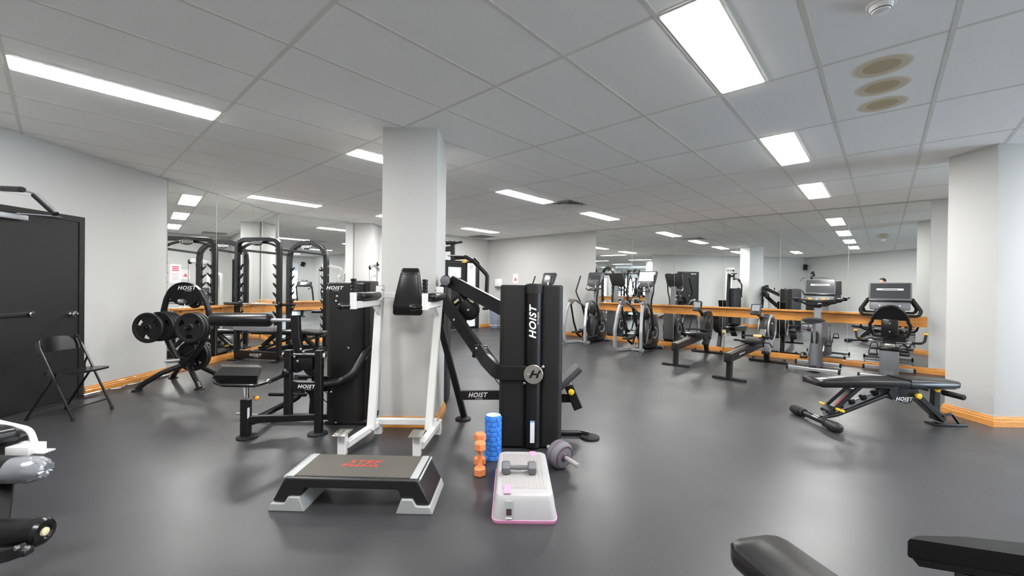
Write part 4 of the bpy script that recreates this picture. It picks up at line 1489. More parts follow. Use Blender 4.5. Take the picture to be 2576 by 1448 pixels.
# ------------------------------------------------------------------ white cable machine by the engaged column
t = thing('cable_machine', 'white cable machine with black pulleys, showing left of the knee raise tower', 'exercise machine', (-3.1, 9.3, 0), world=True)
cxm, cym = at(940, 700, 9.2).x, 9.3
build('column', MB().beam([(cxm, cym + .25, .04), (cxm, cym + .25, 1.74), (cxm, cym - .05, 1.80), (cxm + .12, cym - .25, 1.82)], .09, .09, .12), 'white_enamel', t)
for dx, dz in ((-.03, 1.72), (.14, 1.80)):
    build('pulley', MB().lathe((cxm + dx - .015, cym - .25, dz), (1, 0, 0), [(0, .05), (.006, .055), (.015, .047), (.024, .055), (.03, .05)], 20), 'black_gloss', t)
    build('pulley_bracket', MB().box((cxm + dx, cym - .2, dz + .02), (.05, .16, .05)), 'white_enamel', t, smooth=False)
build('cable', MB().cyl((cxm - .03, cym - .30, 1.72), (cxm - .03, cym - .30, .75), .004, 6), 'black_rubber', t)
build('cable', MB().cyl((cxm + .14, cym - .30, 1.78), (cxm + .14, cym - .30, .45), .004, 6), 'black_rubber', t)
build('stack_frame', MB().beam([(cxm - .2, cym + .25, .04), (cxm - .2, cym + .25, 1.55), (cxm - .04, cym + .25, 1.55)], .05, .05, .06), 'white_enamel', t)
build('weight_stack', MB().rbox((cxm - .11, cym + .25, .35), (.14, .2, .55), .01), 'black_powder', t)
build('base', MB().bar((cxm, cym + .45, .04), (cxm, cym - .55, .04), .09, .08), 'white_enamel', t)
build('base_foot', MB().bar((cxm - .3, cym - .5, .04), (cxm + .3, cym - .5, .04), .08, .07), 'white_enamel', t)
build('base_foot', MB().bar((cxm - .3, cym + .45, .04), (cxm + .3, cym + .45, .04), .08, .07), 'white_enamel', t)
build('knee_brace', MB().bar((cxm - .05, cym + .2, .95), (cxm - .14, cym - .2, 1.15), .05, .05), 'white_enamel', t)
build('seat_pad', MB().rbox((cxm - .05, cym - .25, .62), (.30, .36, .06), .02), 'black_vinyl', t)
build('seat_post', MB().bar((cxm - .02, cym - .25, .06), (cxm - .04, cym - .25, .6), .05, .05), 'white_enamel', t)
build('back_pad', MB().rbox((cxm - .02, cym - .08, 1.0), (.28, .06, .46), .02), 'grey_vinyl', t)

# ------------------------------------------------------------------ black step platform
t = thing('aerobic_step', 'black aerobic step on grey risers with red lettering, in front of the knee raise tower', 'step', (-.94, 2.60, 0), math.radians(-1.2))
ya, yb = -.165, .185                      # near and far edge


def xsec(pts, y0, y1, taper=0.0):
    return MB().prism([(x, y0, z) for x, z in pts], (0, y1 - y0, 0))


body = [(-.475, .05), (-.405, .185), (-.39, .198), (.39, .198), (.405, .185), (.475, .05), (.39, .05), (.365, .085), (.30, .085), (.28, .135), (-.28, .135), (-.30, .085), (-.365, .085), (-.39, .05)]
o = build('platform', xsec(body, ya, yb), 'step_black', t, ang=30)
bv = o.modifiers.new('b', 'BEVEL')
bv.width, bv.segments, bv.limit_method = .012, 3, 'ANGLE'
build('tread', MB().rbox((0, .012, .199), (.70, .31, .006), .002), 'step_top', t)
for s in (-1, 1):
    build('end_strip', MB().rbox((s * .372, .012, .1985), (.045, .325, .009), .003), 'step_grey', t)
    build('end_strip_side', MB().rbox((s * .402, .012, .182), (.012, .325, .036), .003, rot3(ry=s * .46)), 'step_grey', t)
    rz_ = [(s * .492, 0), (s * .476, .046), (s * .395, .046), (s * .372, .086), (s * .305, .086), (s * .272, 0)]
    o = build('riser', xsec(rz_, ya - .012, yb + .012), 'step_grey', t, ang=30)
    bv = o.modifiers.new('b', 'BEVEL')
    bv.width, bv.segments, bv.limit_method = .005, 2, 'ANGLE'
text('STEP', .067, 'red_print', t, (.0, .055, .2022), XR, YF, shear=.2, bold=.012, wx=1.35)
text('Reebok', .056, 'red_print', t, (-.015, .005, .2022), XR, YF, shear=.25, bold=.012, wx=1.25)

# ------------------------------------------------------------------ pale grey and pink step box
t = thing('step_box', 'pale grey step box with pink tabs on the floor before the twin shroud machine', 'step', (.088, 2.67, 0))
rings = []
for z, hx, y0, y1 in ((.0, .186, -.335, .345), (.018, .19, -.340, .350), (.02, .186, -.336, .346), (.12, .172, -.315, .33), (.142, .165, -.30, .322), (.15, .155, -.285, .312)):
    ring = []
    for sx_, sy_, a0 in ((1, 1, 0), (-1, 1, 90), (-1, -1, 180), (1, -1, 270)):
        for k in range(5):
            a = math.radians(a0 + 90 * k / 4)
            r = .04
            yc = (y1 - r) if sy_ > 0 else (y0 + r)
            ring.append(V((sx_ * (hx - r) + r * math.cos(a), yc + r * math.sin(a), z)))
    rings.append(ring)
build('pink_base', MB().loft(rings[:2] + [[p + V((0, 0, .002)) for p in rings[1]]]), 'pink_plastic', t)
build('body', MB().loft(rings[2:]), 'pale_step', t, ang=25)
build('tread', MB().rbox((0, .02, .1505), (.27, .50, .004), .0015), 'pale_step_top', t)
for k in range(12):
    build('tread_rib', MB().rbox((-.121 + k * .022, .02, .153), (.009, .48, .0018), .0006), 'pale_step_top', t)
build('pink_tab', MB().rbox((-.10, -.245, .153), (.042, .105, .005), .0015), 'pink_plastic', t)
build('pink_tab', MB().rbox((.075, .275, .153), (.042, .075, .005), .0015), 'pink_plastic', t)
sl = rot3(rx=-.19)
build('slot_recess', MB().box((-.09, -.328, .080), (.040, .012, .085), sl), 'step_grey', t, smooth=False)
build('slot', MB().box((-.09, -.3345, .066), (.030, .006, .035), sl), 'dark_slot', t, smooth=False)
build('slot_lip', MB().box((-.09, -.338, .036), (.036, .008, .012), sl), 'white_plastic', t, smooth=False)


# ------------------------------------------------------------------ dumbbells
def hexhead(mb, z0, z1, r):
    ch = .009
    hx = lambda rr, z: [V((rr * math.cos(math.pi / 3 * k + .26), rr * math.sin(math.pi / 3 * k + .26), z)) for k in range(6)]
    mb.loft([hx(r - ch, z0), hx(r, z0 + ch), hx(r, z1 - ch), hx(r - ch, z1)])
    return mb


def dumbbell(label, m, L, r, hw, hr, group=None):
    t = thing('dumbbell', label, 'dumbbell', group=group)
    build('head', hexhead(MB(), 0, hw, r), m, t, ang=20)
    build('head', hexhead(MB(), L - hw, L, r), m, t, ang=20)
    build('handle', MB().lathe((0, 0, hw - .002), (0, 0, 1), [(0, hr * 1.25), (.008, hr * .95), ((L - 2 * hw) * .5, hr * 1.12), (L - 2 * hw - .006, hr * .95), (L - 2 * hw + .004, hr * 1.25)], 16), m, t)
    return t


d1 = dumbbell('front orange dumbbell standing upright beside the blue foam roller', 'orange_neoprene', .24, .045, .060, .0165, 'orange dumbbells')
place(d1, fl(1207, 1195), .35)
d2 = copy_tree(d1)
place(d2, fl(1207, 1168), .9, 'rear orange dumbbell standing upright behind the first, beside the foam roller')
d3 = dumbbell('grey hexagonal dumbbell lying on top of the pale step box', 'grey_neoprene', .222, .042, .055, .0135)
d3.location = (-.052, 2.63, .1545 + .0365)
d3.rotation_euler = (math.radians(0), math.radians(90), math.radians(0))

# ------------------------------------------------------------------ foam roller
c = fl(1240, 1153)
t = thing('foam_roller', 'blue ribbed foam roller standing on end beside the twin shroud machine', 'foam roller', (c.x, c.y, 0))
build('core', MB().lathe((0, 0, 0), (0, 0, 1), [(.001, .05), (.001, .056), (.343, .056), (.343, .05), (.001, .05)], 32), 'white_core', t)
build('sleeve', MB().lathe((0, 0, 0), (0, 0, 1), [(0, .0565), (0, .0590), (.345, .0590), (.345, .0565), (0, .0565)], 40), 'blue_foam', t)
padm = {}
for row in range(9):
    for col in range(8):
        z0 = .006 + row * .0373
        h = .029
        a0 = 2 * math.pi * (col + (.25 if row % 2 else 0)) / 8
        key = h
        poly = []
        mb = MB()
        segs = 5
        span = math.radians(34 if row % 3 else 41)
        rings = []
        for z in (0, h):
            pass
        vs, fs = [], []
        for i in range(segs + 1):
            a = a0 - span / 2 + span * i / segs
            for r_, z in ((.058, z0), (.0665, z0 + .003), (.0665, z0 + h - .003), (.058, z0 + h)):
                vs.append((r_ * math.cos(a), r_ * math.sin(a), z))
        for i in range(segs):
            for k in range(3):
                fs.append((i * 4 + k, i * 4 + k + 1, (i + 1) * 4 + k + 1, (i + 1) * 4 + k))
        fs.append((0, 1, 2, 3))
        fs.append(tuple(segs * 4 + k for k in (3, 2, 1, 0)))
        mb.add(vs, fs)
        build('foam_rib', mb, 'blue_foam', t)

# ------------------------------------------------------------------ ab wheel
c = fl(1402, 1180)
ax = V((.42, -.85, 0)).normalized()
wr = .100
t = thing('ab_wheel', 'grey and maroon ab wheel lying against the foot of the twin shroud machine', 'ab wheel', (c.x, c.y, 0), world=True)
ctr = V((c.x + .02, c.y + .03, wr + .002))
axd = (ax + V((0, 0, -.62))).normalized()
axd = V((.60, -.80, -.10)).normalized()
build('tyre', MB().lathe(ctr - axd * .055, axd, [(0, wr - .03), (.004, wr - .016), (.02, wr - .002), (.035, wr), (.075, wr), (.09, wr - .002), (.106, wr - .016), (.11, wr - .03)], 40), 'wheel_grey', t)
build('hub_face', MB().lathe(ctr + axd * .045, axd, [(0, wr - .012), (.012, wr - .022), (.006, .05), (.012, .03), (.02, .022)], 36), 'wheel_maroon', t)
build('tyre_groove', MB().lathe(ctr - axd * .004, axd, [(0, wr + .0002), (.002, wr + .001), (.006, wr + .001), (.008, wr + .0002)], 40), 'wheel_maroon', t)
he = ctr + axd * .06
build('handle', MB().lathe(he, axd, [(0, .013), (.01, .015), (.05, .017), (.11, .015), (.125, .017), (.13, .012)], 16), 'grip_grey', t)
build('handle', MB().lathe(ctr - axd * .055, -axd, [(0, .013), (.01, .015), (.05, .017), (.075, .016), (.08, .012)], 16), 'grip_grey', t)


# ------------------------------------------------------------------ ellipticals
def make_elliptical(label, screen, sw=.22, sh_=.12):
    t = thing('elliptical_trainer', label, 'elliptical', group='elliptical trainers')
    for s in (-1, 1):
        x = s * .27
        build('rear_rail', MB().beam([(x * .55, .36, .035), (x * .98, .0, .035), (x * 1.06, -.05, .10), (x * 1.06, -.06, .45), (x * .98, .02, .80), (x * .92, .10, .98)], .06, .06, .10), 'silver_paint', t)
        build('rail_knuckle', MB().rbox((x * .90, .15, 1.01), (.075, .17, .085), .02, rot3(rx=-.25)), 'grey_plastic', t)
        build('knuckle_pivot', MB().cyl((x * .90 - .05, .14, .96), (x * .90 + .05, .14, .96), .03, 14), 'chrome', t)
        build('roller_track', MB().tube([(x * .90, .22, 1.03), (x * .86, .36, 1.02), (x * .72, .60, .90), (x * .52, .86, .72)], .026, 12, .12), 'grey_plastic', t)
        ph = .0 if s < 0 else .10
        build('swing_link', MB().beam([(x * .86, .13, .95), (x * .80, .24, .50), (x * .70, .36, .20), (x * .55, .46, .13)], .022, .05, .12), 'black_gloss', t)
        pd = build('pedal', MB().rbox((x * .62, .34 + ph, .27 - ph), (.13, .36, .035), .012, rot3(rx=.05)), 'dark_plastic', t)
        build('pedal_lip', MB().rbox((x * .62, .51 + ph, .29 - ph), (.13, .02, .06), .006), 'dark_plastic', pd)
        build('pedal_arm', MB().bar((x * .62, .40 + ph, .245 - ph), (x * .55, .92, .36), .05, .05), 'black_gloss', t)
        build('crank_link', MB().bar((x * .58, .50, .12), (x * .52, .66, .45), .03, .04), 'dark_plastic', t)
        build('handlebar', MB().tube([(x * .80, .56, .93), (x * 1.0, .48, 1.12), (x * 1.15, .46, 1.24), (x * 1.0, .60, 1.62)], .0165, 10, .08), 'black_rubber', t)
        build('handle_lower', MB().bar((x * .78, .58, .93), (x * .70, .80, .42), .035, .05), 'black_gloss', t)
        build('base_foot', MB().rbox((x * .8, 1.14, .02), (.10, .16, .04), .01), 'dark_plastic', t)
        build('levelling_foot', MB().cyl((x * .98, .0, 0), (x * .98, .0, .03), .018, 10), 'chrome', t)
    build('base_cross_tube', MB().bar((-.15, .36, .035), (.15, .36, .035), .05, .05), 'silver_paint', t)
    build('base_spine', MB().bar((0, .34, .04), (0, 1.15, .04), .09, .07), 'black_powder', t)
    build('front_cross_tube', MB().bar((-.27, 1.14, .035), (.27, 1.14, .035), .06, .06), 'silver_paint', t)
    rings = []
    for z, hx, y0, y1 in ((.04, .15, .68, 1.20), (.25, .165, .66, 1.22), (.50, .155, .70, 1.20), (.68, .12, .78, 1.14), (.78, .08, .84, 1.06)):
        ring = []
        for k in range(20):
            a = 2 * math.pi * k / 20
            ca, sa = math.cos(a), math.sin(a)
            ring.append(V((hx * abs(ca) ** .6 * (1 if ca > 0 else -1), (y0 + y1) / 2 + (y1 - y0) / 2 * abs(sa) ** .6 * (1 if sa > 0 else -1), z)))
        rings.append(ring)
    build('drive_housing', MB().loft(rings), 'dark_plastic', t, ang=60)
    for s in (-1, 1):
        build('crank_cover', MB().lathe((s * .135, .92, .36), (s, 0, 0), [(0, .24), (.02, .235), (.035, .20), (.03, .10)], 32), 'dark_plastic', t)
        build('crank_stripe', MB().lathe((s * .16, .92, .36), (s, 0, 0), [(0, .13), (.012, .125), (.012, .10), (0, .095)], 28), 'silver_paint', t)
    build('front_cover', MB().rbox((0, 1.185, .42), (.24, .09, .66), .03, rot3(rx=.08), seg=3), 'grey_plastic', t)
    build('bottle_pod', MB().rbox((0, .74, .80), (.15, .12, .24), .045, seg=3), 'dark_plastic', t)
    build('mast', MB().beam([(0, .95, .62), (0, .93, 1.05), (0, .88, 1.38)], .11, .09, .2), 'silver_paint', t)
    R = rot3(rx=-.42)
    cc = V((0, .84, 1.53))
    rings = []
    for dy, k in ((-.03, .93), (-.018, 1.0), (.03, .98), (.055, .80)):
        ring = []
        for px, pz in ((-.19, .195), (.19, .195), (.215, .17), (.195, -.10), (.12, -.185), (-.12, -.185), (-.195, -.10), (-.215, .17)):
            ring.append(cc + R @ V((px * k, dy, pz * k)))
        rings.append(ring)
    co = build('console', MB().loft(rings), 'console_grey', t, ang=50)
    build('screen', MB().box(cc + R @ V((0, -.0315, .055)), (sw, .003, sh_), R), screen, co, smooth=False)
    build('badge_strip', MB().box(cc + R @ V((0, -.0315, -.035)), (.26, .003, .025), R), 'grey_plastic', co, smooth=False)
    for i in range(5):
        build('button', MB().cyl(cc + R @ V((-.08 + .04 * i, -.029, -.085)), cc + R @ V((-.08 + .04 * i, -.035, -.085)), .009, 10), 'grey_print', co)
    for s in (-1, 1):
        build('fixed_handle', MB().tube([(s * .05, .86, 1.33), (s * .13, .70, 1.27), (s * .14, .62, 1.33), (s * .10, .70, 1.45)], .014, 10, .05), 'chrome', t)
    build('tray', MB().rbox((0, .74, 1.27), (.20, .14, .03), .012), 'dark_plastic', t)
    return t


e1 = make_elliptical('grey elliptical trainer nearest the rowers, with white glare painted over its screen', 'white_plastic', .35, .22)  # large white screen panel: a lamp's reflection put into the colour
place(e1, (2.42, 8.47, 0), ROTB)
e2 = make_elliptical('grey elliptical trainer between the other two, with a dark console', 'screen_dark')
place(e2, (1.50, 9.60, 0), ROTB)
e3 = copy_tree(e2)
place(e3, (.42, 10.45, 0), ROTB, 'grey elliptical trainer farthest from the rowers, mostly behind the twin shroud tower')


# ------------------------------------------------------------------ rowing machines
def make_rower(label, ring):
    t = thing('rowing_machine', label, 'rowing machine', group='rowing machines')
    # local: the rower looks along +y; rear foot at y=0, flywheel at y=1.95
    build('rail', MB().bar((0, -.08, .335), (0, 1.62, .40), .095, .135), 'black_powder', t)
    build('rail_track', MB().bar((0, -.07, .405), (0, 1.60, .470), .03, .006), 'brushed_steel', t)
    build('rail_end', MB().rbox((0, -.085, .335), (.085, .02, .11), .006), 'black_rubber', t)
    build('rear_leg', MB().bar((0, .0, .02), (0, .02, .30), .07, .09), 'black_powder', t)
    build('rear_foot', MB().rbox((0, 0, .018), (.46, .075, .036), .01), 'black_rubber', t)
    build('front_leg', MB().beam([(0, 1.92, .03), (0, 1.82, .30), (0, 1.62, .42)], .08, .09, .1), 'black_powder', t)
    build('front_foot', MB().rbox((0, 1.95, .022), (.62, .075, .036), .01), 'black_rubber', t)
    for s in (-1, 1):
        build('wheel', MB().cyl((s * .24, 2.0, .035), (s * .27, 2.0, .035), .035, 16, bev=.004), 'black_rubber', t)
        fp = build('foot_rest', MB().rbox((s * .14, 1.40, .36), (.13, .30, .025), .01, rot3(rx=.75)), 'grey_plastic' if ring else 'dark_plastic', t)
        build('foot_strap', MB().tube([(s * .14 - .06, 1.38, .36), (s * .14 - .05, 1.32, .43), (s * .14 + .05, 1.32, .43), (s * .14 + .06, 1.38, .36)], .010, 8, .03), 'black_rubber', fp)
        build('heel_cup', MB().rbox((s * .14, 1.29, .27), (.12, .08, .05), .012), 'dark_plastic', fp)
    build('footrest_axle', MB().cyl((-.22, 1.42, .37), (.22, 1.42, .37), .014, 10), 'chrome', t)
    rings = []
    for z, hx, y0, y1 in ((.445, .10, .86, 1.10), (.465, .155, .80, 1.13), (.50, .16, .79, 1.14), (.512, .13, .82, 1.11)):
        rings.append([V((hx * c_ * (1 - .18 * (s_ > 0)), (y0 + y1) / 2 + (y1 - y0) / 2 * s_, z)) for c_, s_ in ((math.cos(2 * math.pi * k / 20), math.sin(2 * math.pi * k / 20)) for k in range(20))])
    build('seat', MB().loft(rings), 'dark_plastic', t, ang=50)
    build('seat_carriage', MB().rbox((0, .96, .425), (.12, .20, .045), .01), 'black_rubber', t)
    fw = build('flywheel', MB().lathe((-.075, 1.90, .62), (1, 0, 0), [(0, .20), (.012, .255), (.04, .27), (.11, .27), (.138, .255), (.15, .20)], 40), 'black_shroud', t)
    if ring:
        for s in (-1, 1):
            build('flywheel_ring', MB().lathe((s * .068, 1.90, .62), (s, 0, 0), [(0, .262), (.016, .255), (.018, .225), (.006, .215)], 40), 'silver_paint', fw)
            build('flywheel_hub', MB().lathe((s * .07, 1.90, .62), (s, 0, 0), [(0, .12), (.02, .11), (.026, .05)], 28), 'black_gloss', fw)
    else:
        for s in (-1, 1):
            build('flywheel_hub', MB().lathe((s * .07, 1.90, .62), (s, 0, 0), [(0, .16), (.02, .15), (.026, .06)], 28), 'dark_plastic', fw)
    build('chain_housing', MB().beam([(0, 1.62, .46), (0, 1.74, .66), (0, 1.84, .82)], .10, .16, .08), 'brushed_steel' if ring else 'black_powder', t)
    build('handle', MB().tube([(-.24, 1.28, .53), (-.08, 1.33, .535), (.08, 1.33, .535), (.24, 1.28, .53)], .016, 10, .06), 'black_rubber', t)
    if ring:
        build('handle_centre', MB().rbox((0, 1.325, .537), (.13, .045, .045), .015), 'light_wood', t)
    build('monitor_arm', MB().beam([(-.03, 1.78, .70), (-.05, 1.66, .86), (-.07, 1.50, .92)], .04, .05, .08), 'black_gloss', t)
    R = rot3(rx=-.35)
    mo = build('monitor', MB().rbox((-.07, 1.47, .985), (.17, .045, .20), .014, R), 'dark_plastic', t)
    build('screen', MB().box(V((-.07, 1.47, .985)) + R @ V((0, -.0235, .025)), (.12, .003, .11), R), 'screen_grey', mo, smooth=False)
    return t


r1 = make_rower('black rowing machine with a dark flywheel, nearer the ellipticals', False)
place(r1, (2.86, 7.14, 0), ROTB + math.radians(2))
r2 = make_rower('rowing machine with a silver ringed flywheel, nearer the upright bike', True)
place(r2, (3.24, 6.10, 0), math.radians(-45))
r2.scale = (1, 1.1, 1)
for k_, (y_, l_) in enumerate(((.30, .03), (.36, .05), (.43, .06), (.50, .05))):
    build('rail_print', MB().box((-.0482, y_, .347 + .0026 * k_), (.0012, l_, .018 if k_ else .030), rot3(rx=.04)), 'grey_print', r2, smooth=False)
    build('rail_print', MB().box((.0482, y_, .347 + .0026 * k_), (.0012, l_, .018 if k_ else .030), rot3(rx=.04)), 'grey_print', r2, smooth=False)


# ------------------------------------------------------------------ exercise bikes
def bike_console(t, cc, w, h, tilt):
    R = rot3(rx=-tilt)
    co = build('console', MB().rbox(cc, (w, .05, h * .62), .02, R), 'grey_plastic', t)
    up = lambda x, y, z: V(cc) + R @ V((x, y, z))
    build('screen', MB().box(up(0, -.026, .01), (w * .92, .003, h * .50), R), 'screen_dark', co, smooth=False)
    build('screen_bar', MB().box(up(0, -.0278, .035), (w * .62, .002, h * .06), R), 'white_print', co, smooth=False)
    build('screen_bar', MB().box(up(0, -.0284, .035), (w * .36, .002, h * .024), R), 'screen_dark', co, smooth=False)
    build('screen_rail', MB().rbox(up(0, -.03, -h * .31), (w * .98, .05, .02), .006, R), 'black_gloss', co)
    build('keypad', MB().rbox(up(0, -.005, -h * .46), (w * .94, .04, h * .28), .02, R), 'grey_plastic', co)
    for i in range(4):
        build('button', MB().cyl(up(-.12 + .08 * i, -.024, -h * .47), up(-.12 + .08 * i, -.030, -h * .47), .010, 10), 'white_print', co)


t = thing('upright_bike', 'grey upright exercise bike with a wide console facing the long mirror', 'exercise bike', (4.93, 6.72, 0), ROTB)
build('rear_foot', MB().bar((-.33, 0, .05), (.33, 0, .05), .07, .05), 'silver_paint', t)
build('front_foot', MB().bar((-.30, .74, .05), (.30, .74, .05), .07, .06), 'silver_paint', t)
for s in (-1, 1):
    build('foot_cap', MB().rbox((s * .345, 0, .05), (.03, .08, .075), .01), 'black_rubber', t)
    build('foot_cap', MB().rbox((s * .315, .74, .05), (.03, .08, .075), .01), 'black_rubber', t)
    build('levelling_foot', MB().cyl((s * .26, 0, 0), (s * .26, 0, .03), .02, 10), 'chrome', t)
build('base_rail', MB().bar((0, 0, .06), (0, .76, .06), .10, .07), 'black_powder', t)
rings = []
for z, hx, y0, y1 in ((.06, .09, .14, .78), (.28, .085, .16, .76), (.42, .075, .20, .70), (.55, .06, .24, .52), (.62, .05, .27, .42)):
    rings.append([V((hx * (abs(math.cos(a)) ** .6) * (1 if math.cos(a) > 0 else -1), (y0 + y1) / 2 + (y1 - y0) / 2 * (abs(math.sin(a)) ** .6) * (1 if math.sin(a) > 0 else -1), z)) for a in (2 * math.pi * k / 18 for k in range(18))])
build('drive_housing', MB().loft(rings), 'grey_plastic', t, ang=60)
build('housing_nose', MB().rbox((0, .26, .55), (.10, .14, .20), .03, rot3(rx=.1), seg=3), 'dark_plastic', t)
build('seat_tube', MB().cyl((0, .22, .45), (0, .10, .84), .022, 14), 'silver_paint', t)
rings = []
for y, hx, z in ((-.15, .13, .84), (-.08, .165, .85), (.04, .15, .855), (.14, .06, .852), (.24, .035, .845)):
    rings.append([V((hx * math.cos(a), .07 + y, z + .035 * math.sin(a))) for a in (2 * math.pi * k / 14 for k in range(14))])
build('saddle', MB().loft(rings), 'dark_plastic', t, ang=60)
build('mast', MB().beam([(0, .66, .40), (0, .62, .85), (0, .60, 1.10)], .10, .08, .2), 'silver_paint', t)
build('mast_collar', MB().rbox((0, .60, 1.08), (.12, .11, .08), .02), 'black_gloss', t)
build('handlebar', MB().tube([(-.33, .42, 1.16), (-.24, .46, 1.145), (-.12, .55, 1.08), (.12, .55, 1.08), (.24, .46, 1.145), (.33, .42, 1.16)], .017, 10, .08), 'black_rubber', t)
build('top_bar', MB().beam([(-.30, .46, 1.18), (0, .52, 1.15), (.30, .46, 1.18)], .05, .035, .08), 'dark_plastic', t)
for s in (-1, 1):
    build('elbow_pad', MB().rbox((s * .31, .44, 1.195), (.11, .10, .035), .015), 'dark_plastic', t)
    build('grip_tab', MB().rbox((s * .10, .50, 1.19), (.06, .04, .035), .012), 'orange_knob', t)
    build('crank', MB().bar((s * .10, .42, .30), (s * .11, .34 if s < 0 else .5, .20 if s < 0 else .40), .02, .03), 'silver_paint', t)
    pdl = build('pedal', MB().rbox((s * .16, .33 if s < 0 else .5, .19 if s < 0 else .41), (.10, .11, .03), .008), 'black_rubber', t)
    build('pedal_strap', MB().tube([(s * .12, .33 if s < 0 else .5, .20 if s < 0 else .42), (s * .13, .33 if s < 0 else .5, .27 if s < 0 else .49), (s * .19, .33 if s < 0 else .5, .27 if s < 0 else .49), (s * .21, .33 if s < 0 else .5, .20 if s < 0 else .42)], .007, 8, .02), 'black_rubber', pdl)
bike_console(t, (.03, .60, 1.395), .43, .46, .30)

t = thing('recumbent_bike', 'recumbent exercise bike with a black shell backrest beside the right pillar', 'exercise bike', (5.56, 6.04, 0), ROTB)
build('rear_foot', MB().bar((-.33, .10, .05), (.33, .10, .05), .07, .06), 'silver_paint', t)
build('front_foot', MB().bar((-.30, 1.10, .05), (.30, 1.10, .05), .07, .06), 'silver_paint', t)
for s in (-1, 1):
    build('foot_cap', MB().rbox((s * .345, .10, .05), (.03, .08, .075), .01), 'black_rubber', t)
    build('foot_cap', MB().rbox((s * .315, 1.10, .05), (.03, .08, .075), .01), 'black_rubber', t)
build('base_rail', MB().bar((0, .08, .09), (0, 1.12, .09), .13, .10), 'grey_plastic', t)
build('seat_column', MB().rbox((0, .22, .26), (.22, .16, .40), .02), 'grey_plastic', t)
build('column_cap', MB().rbox((0, .22, .475), (.24, .18, .06), .02), 'black_gloss', t)
build('seat_carriage', MB().rbox((0, .26, .53), (.12, .30, .06), .012), 'brushed_steel', t)
build('seat_pad', MB().rbox((0, .38, .60), (.42, .36, .08), .035, seg=3), 'black_vinyl', t)
build('side_handle', MB().tube([(-.40, .42, .70), (-.38, .30, .61), (-.34, .22, .585), (.34, .22, .585), (.38, .30, .61), (.40, .42, .70)], .017, 10, .05), 'black_rubber', t)
build('side_handle_tube', MB().cyl((-.24, .22, .585), (.24, .22, .585), .0185, 12), 'silver_paint', t)
for s in (-1, 1):
    build('grip_tip', MB().rbox((s * .40, .43, .71), (.05, .07, .03), .012), 'orange_knob', t)
build('back_bracket', MB().bar((0, .20, .55), (0, .13, .84), .14, .05), 'dark_plastic', t)
rings = []
bo = []
for k in range(25):
    a = math.radians(-35 + 250 * k / 24)
    bo.append(V((.20 * math.cos(a) * (1.12 if math.sin(a) < 0 else 1), .10 - .05 * math.sin(a), .86 + (.26 if math.sin(a) > 0 else .33) * math.sin(a))))
build('back_rim', MB().tube(bo + [bo[0]], .022, 10), 'black_gloss', t)
shell = []
for k in range(17):
    a = math.radians(8 + 164 * k / 16)
    shell.append(V((.19 * math.cos(a), .10 - .05 * math.sin(a), .88 + .235 * math.sin(a))))
build('back_shell', MB().prism(shell, (0, .03, 0)), 'black_gloss', t)
build('back_spine', MB().rbox((0, .10, .80), (.19, .05, .26), .02), 'black_gloss', t)
for z in (.74, .86):
    build('bolt', MB().lathe((0, .074, z), (0, -1, 0), [(0, .01), (.004, .009), (.006, .004)], 10), 'chrome', t)
rings = []
for z, hx, y0, y1 in ((.08, .09, .78, 1.22), (.35, .10, .76, 1.22), (.58, .07, .86, 1.14), (.66, .05, .92, 1.06)):
    rings.append([V((hx * (abs(math.cos(a)) ** .6) * (1 if math.cos(a) > 0 else -1), (y0 + y1) / 2 + (y1 - y0) / 2 * (abs(math.sin(a)) ** .6) * (1 if math.sin(a) > 0 else -1), z)) for a in (2 * math.pi * k / 18 for k in range(18))])
build('drive_housing', MB().loft(rings), 'grey_plastic', t, ang=60)
build('mast', MB().beam([(0, 1.02, .55), (0, .98, .95), (0, .92, 1.20)], .09, .07, .2), 'silver_paint', t)
build('console_loop', MB().beam([(-.26, .88, 1.22), (-.36, .80, 1.04), (-.34, .76, .955), (.34, .76, .955), (.36, .80, 1.04), (.26, .88, 1.22)], .04, .04, .06), 'black_rubber', t)
for s in (-1, 1):
    build('crank', MB().bar((s * .11, .98, .36), (s * .12, .86 if s < 0 else 1.1, .30), .02, .03), 'silver_paint', t)
    pdl = build('pedal', MB().rbox((s * .19, .85 if s < 0 else 1.1, .30), (.12, .12, .03), .008), 'black_rubber', t)
    build('pedal_strap', MB().tube([(s * .14, .85 if s < 0 else 1.1, .31), (s * .15, .85 if s < 0 else 1.1, .40), (s * .23, .85 if s < 0 else 1.1, .40), (s * .25, .85 if s < 0 else 1.1, .31)], .007, 8, .02), 'black_rubber', pdl)
bike_console(t, (0, .86, 1.33), .52, .50, .25)

# ------------------------------------------------------------------ far wall fittings
nR = -dB                                         # out of the long mirror wall into the room


def onwall(px, py, off=0.0):
    """point on the long wall behind pixel (px, py), off metres into the room"""
    d = at(px, py, 1.0) - V((0, 0, HC))
    return d * ((DB - off) / d.dot(dB)) + V((0, 0, HC))


wx_ = -dA                                        # rightwards along the long wall
fr3 = Matrix((wx_, -nR, ZU)).transposed()        # local x right, y into the wall, z up
c = onwall(1255, 712, .06)
t = thing('paper_towel_dispenser', 'white and grey towel dispenser on the far wall above the waste bin', 'dispenser', tuple(c), world=True)
build('cover', MB().rbox(c + V((0, 0, .02)), (.27, .11, .24), .02, fr3), 'white_plastic', t)
build('base', MB().rbox(c - V((0, 0, .125)), (.27, .115, .06), .015, fr3), 'grey_plastic', t)
c = onwall(1297, 700, .003)
t = thing('notice', 'white notice with a red triangle on the far wall, just above the twin shroud tower', 'notice', tuple(c), world=True)
build('sheet', MB().box(c, (.22, .004, .30), fr3), 'poster_paper', t, smooth=False)
tri = [c + nR * .0025 + wx_ * x + ZU * z for x, z in ((-.06, -.07), (.06, -.07), (0, .04))]
build('triangle', MB().prism(tri, nR * .001), 'poster_red', t, smooth=False)
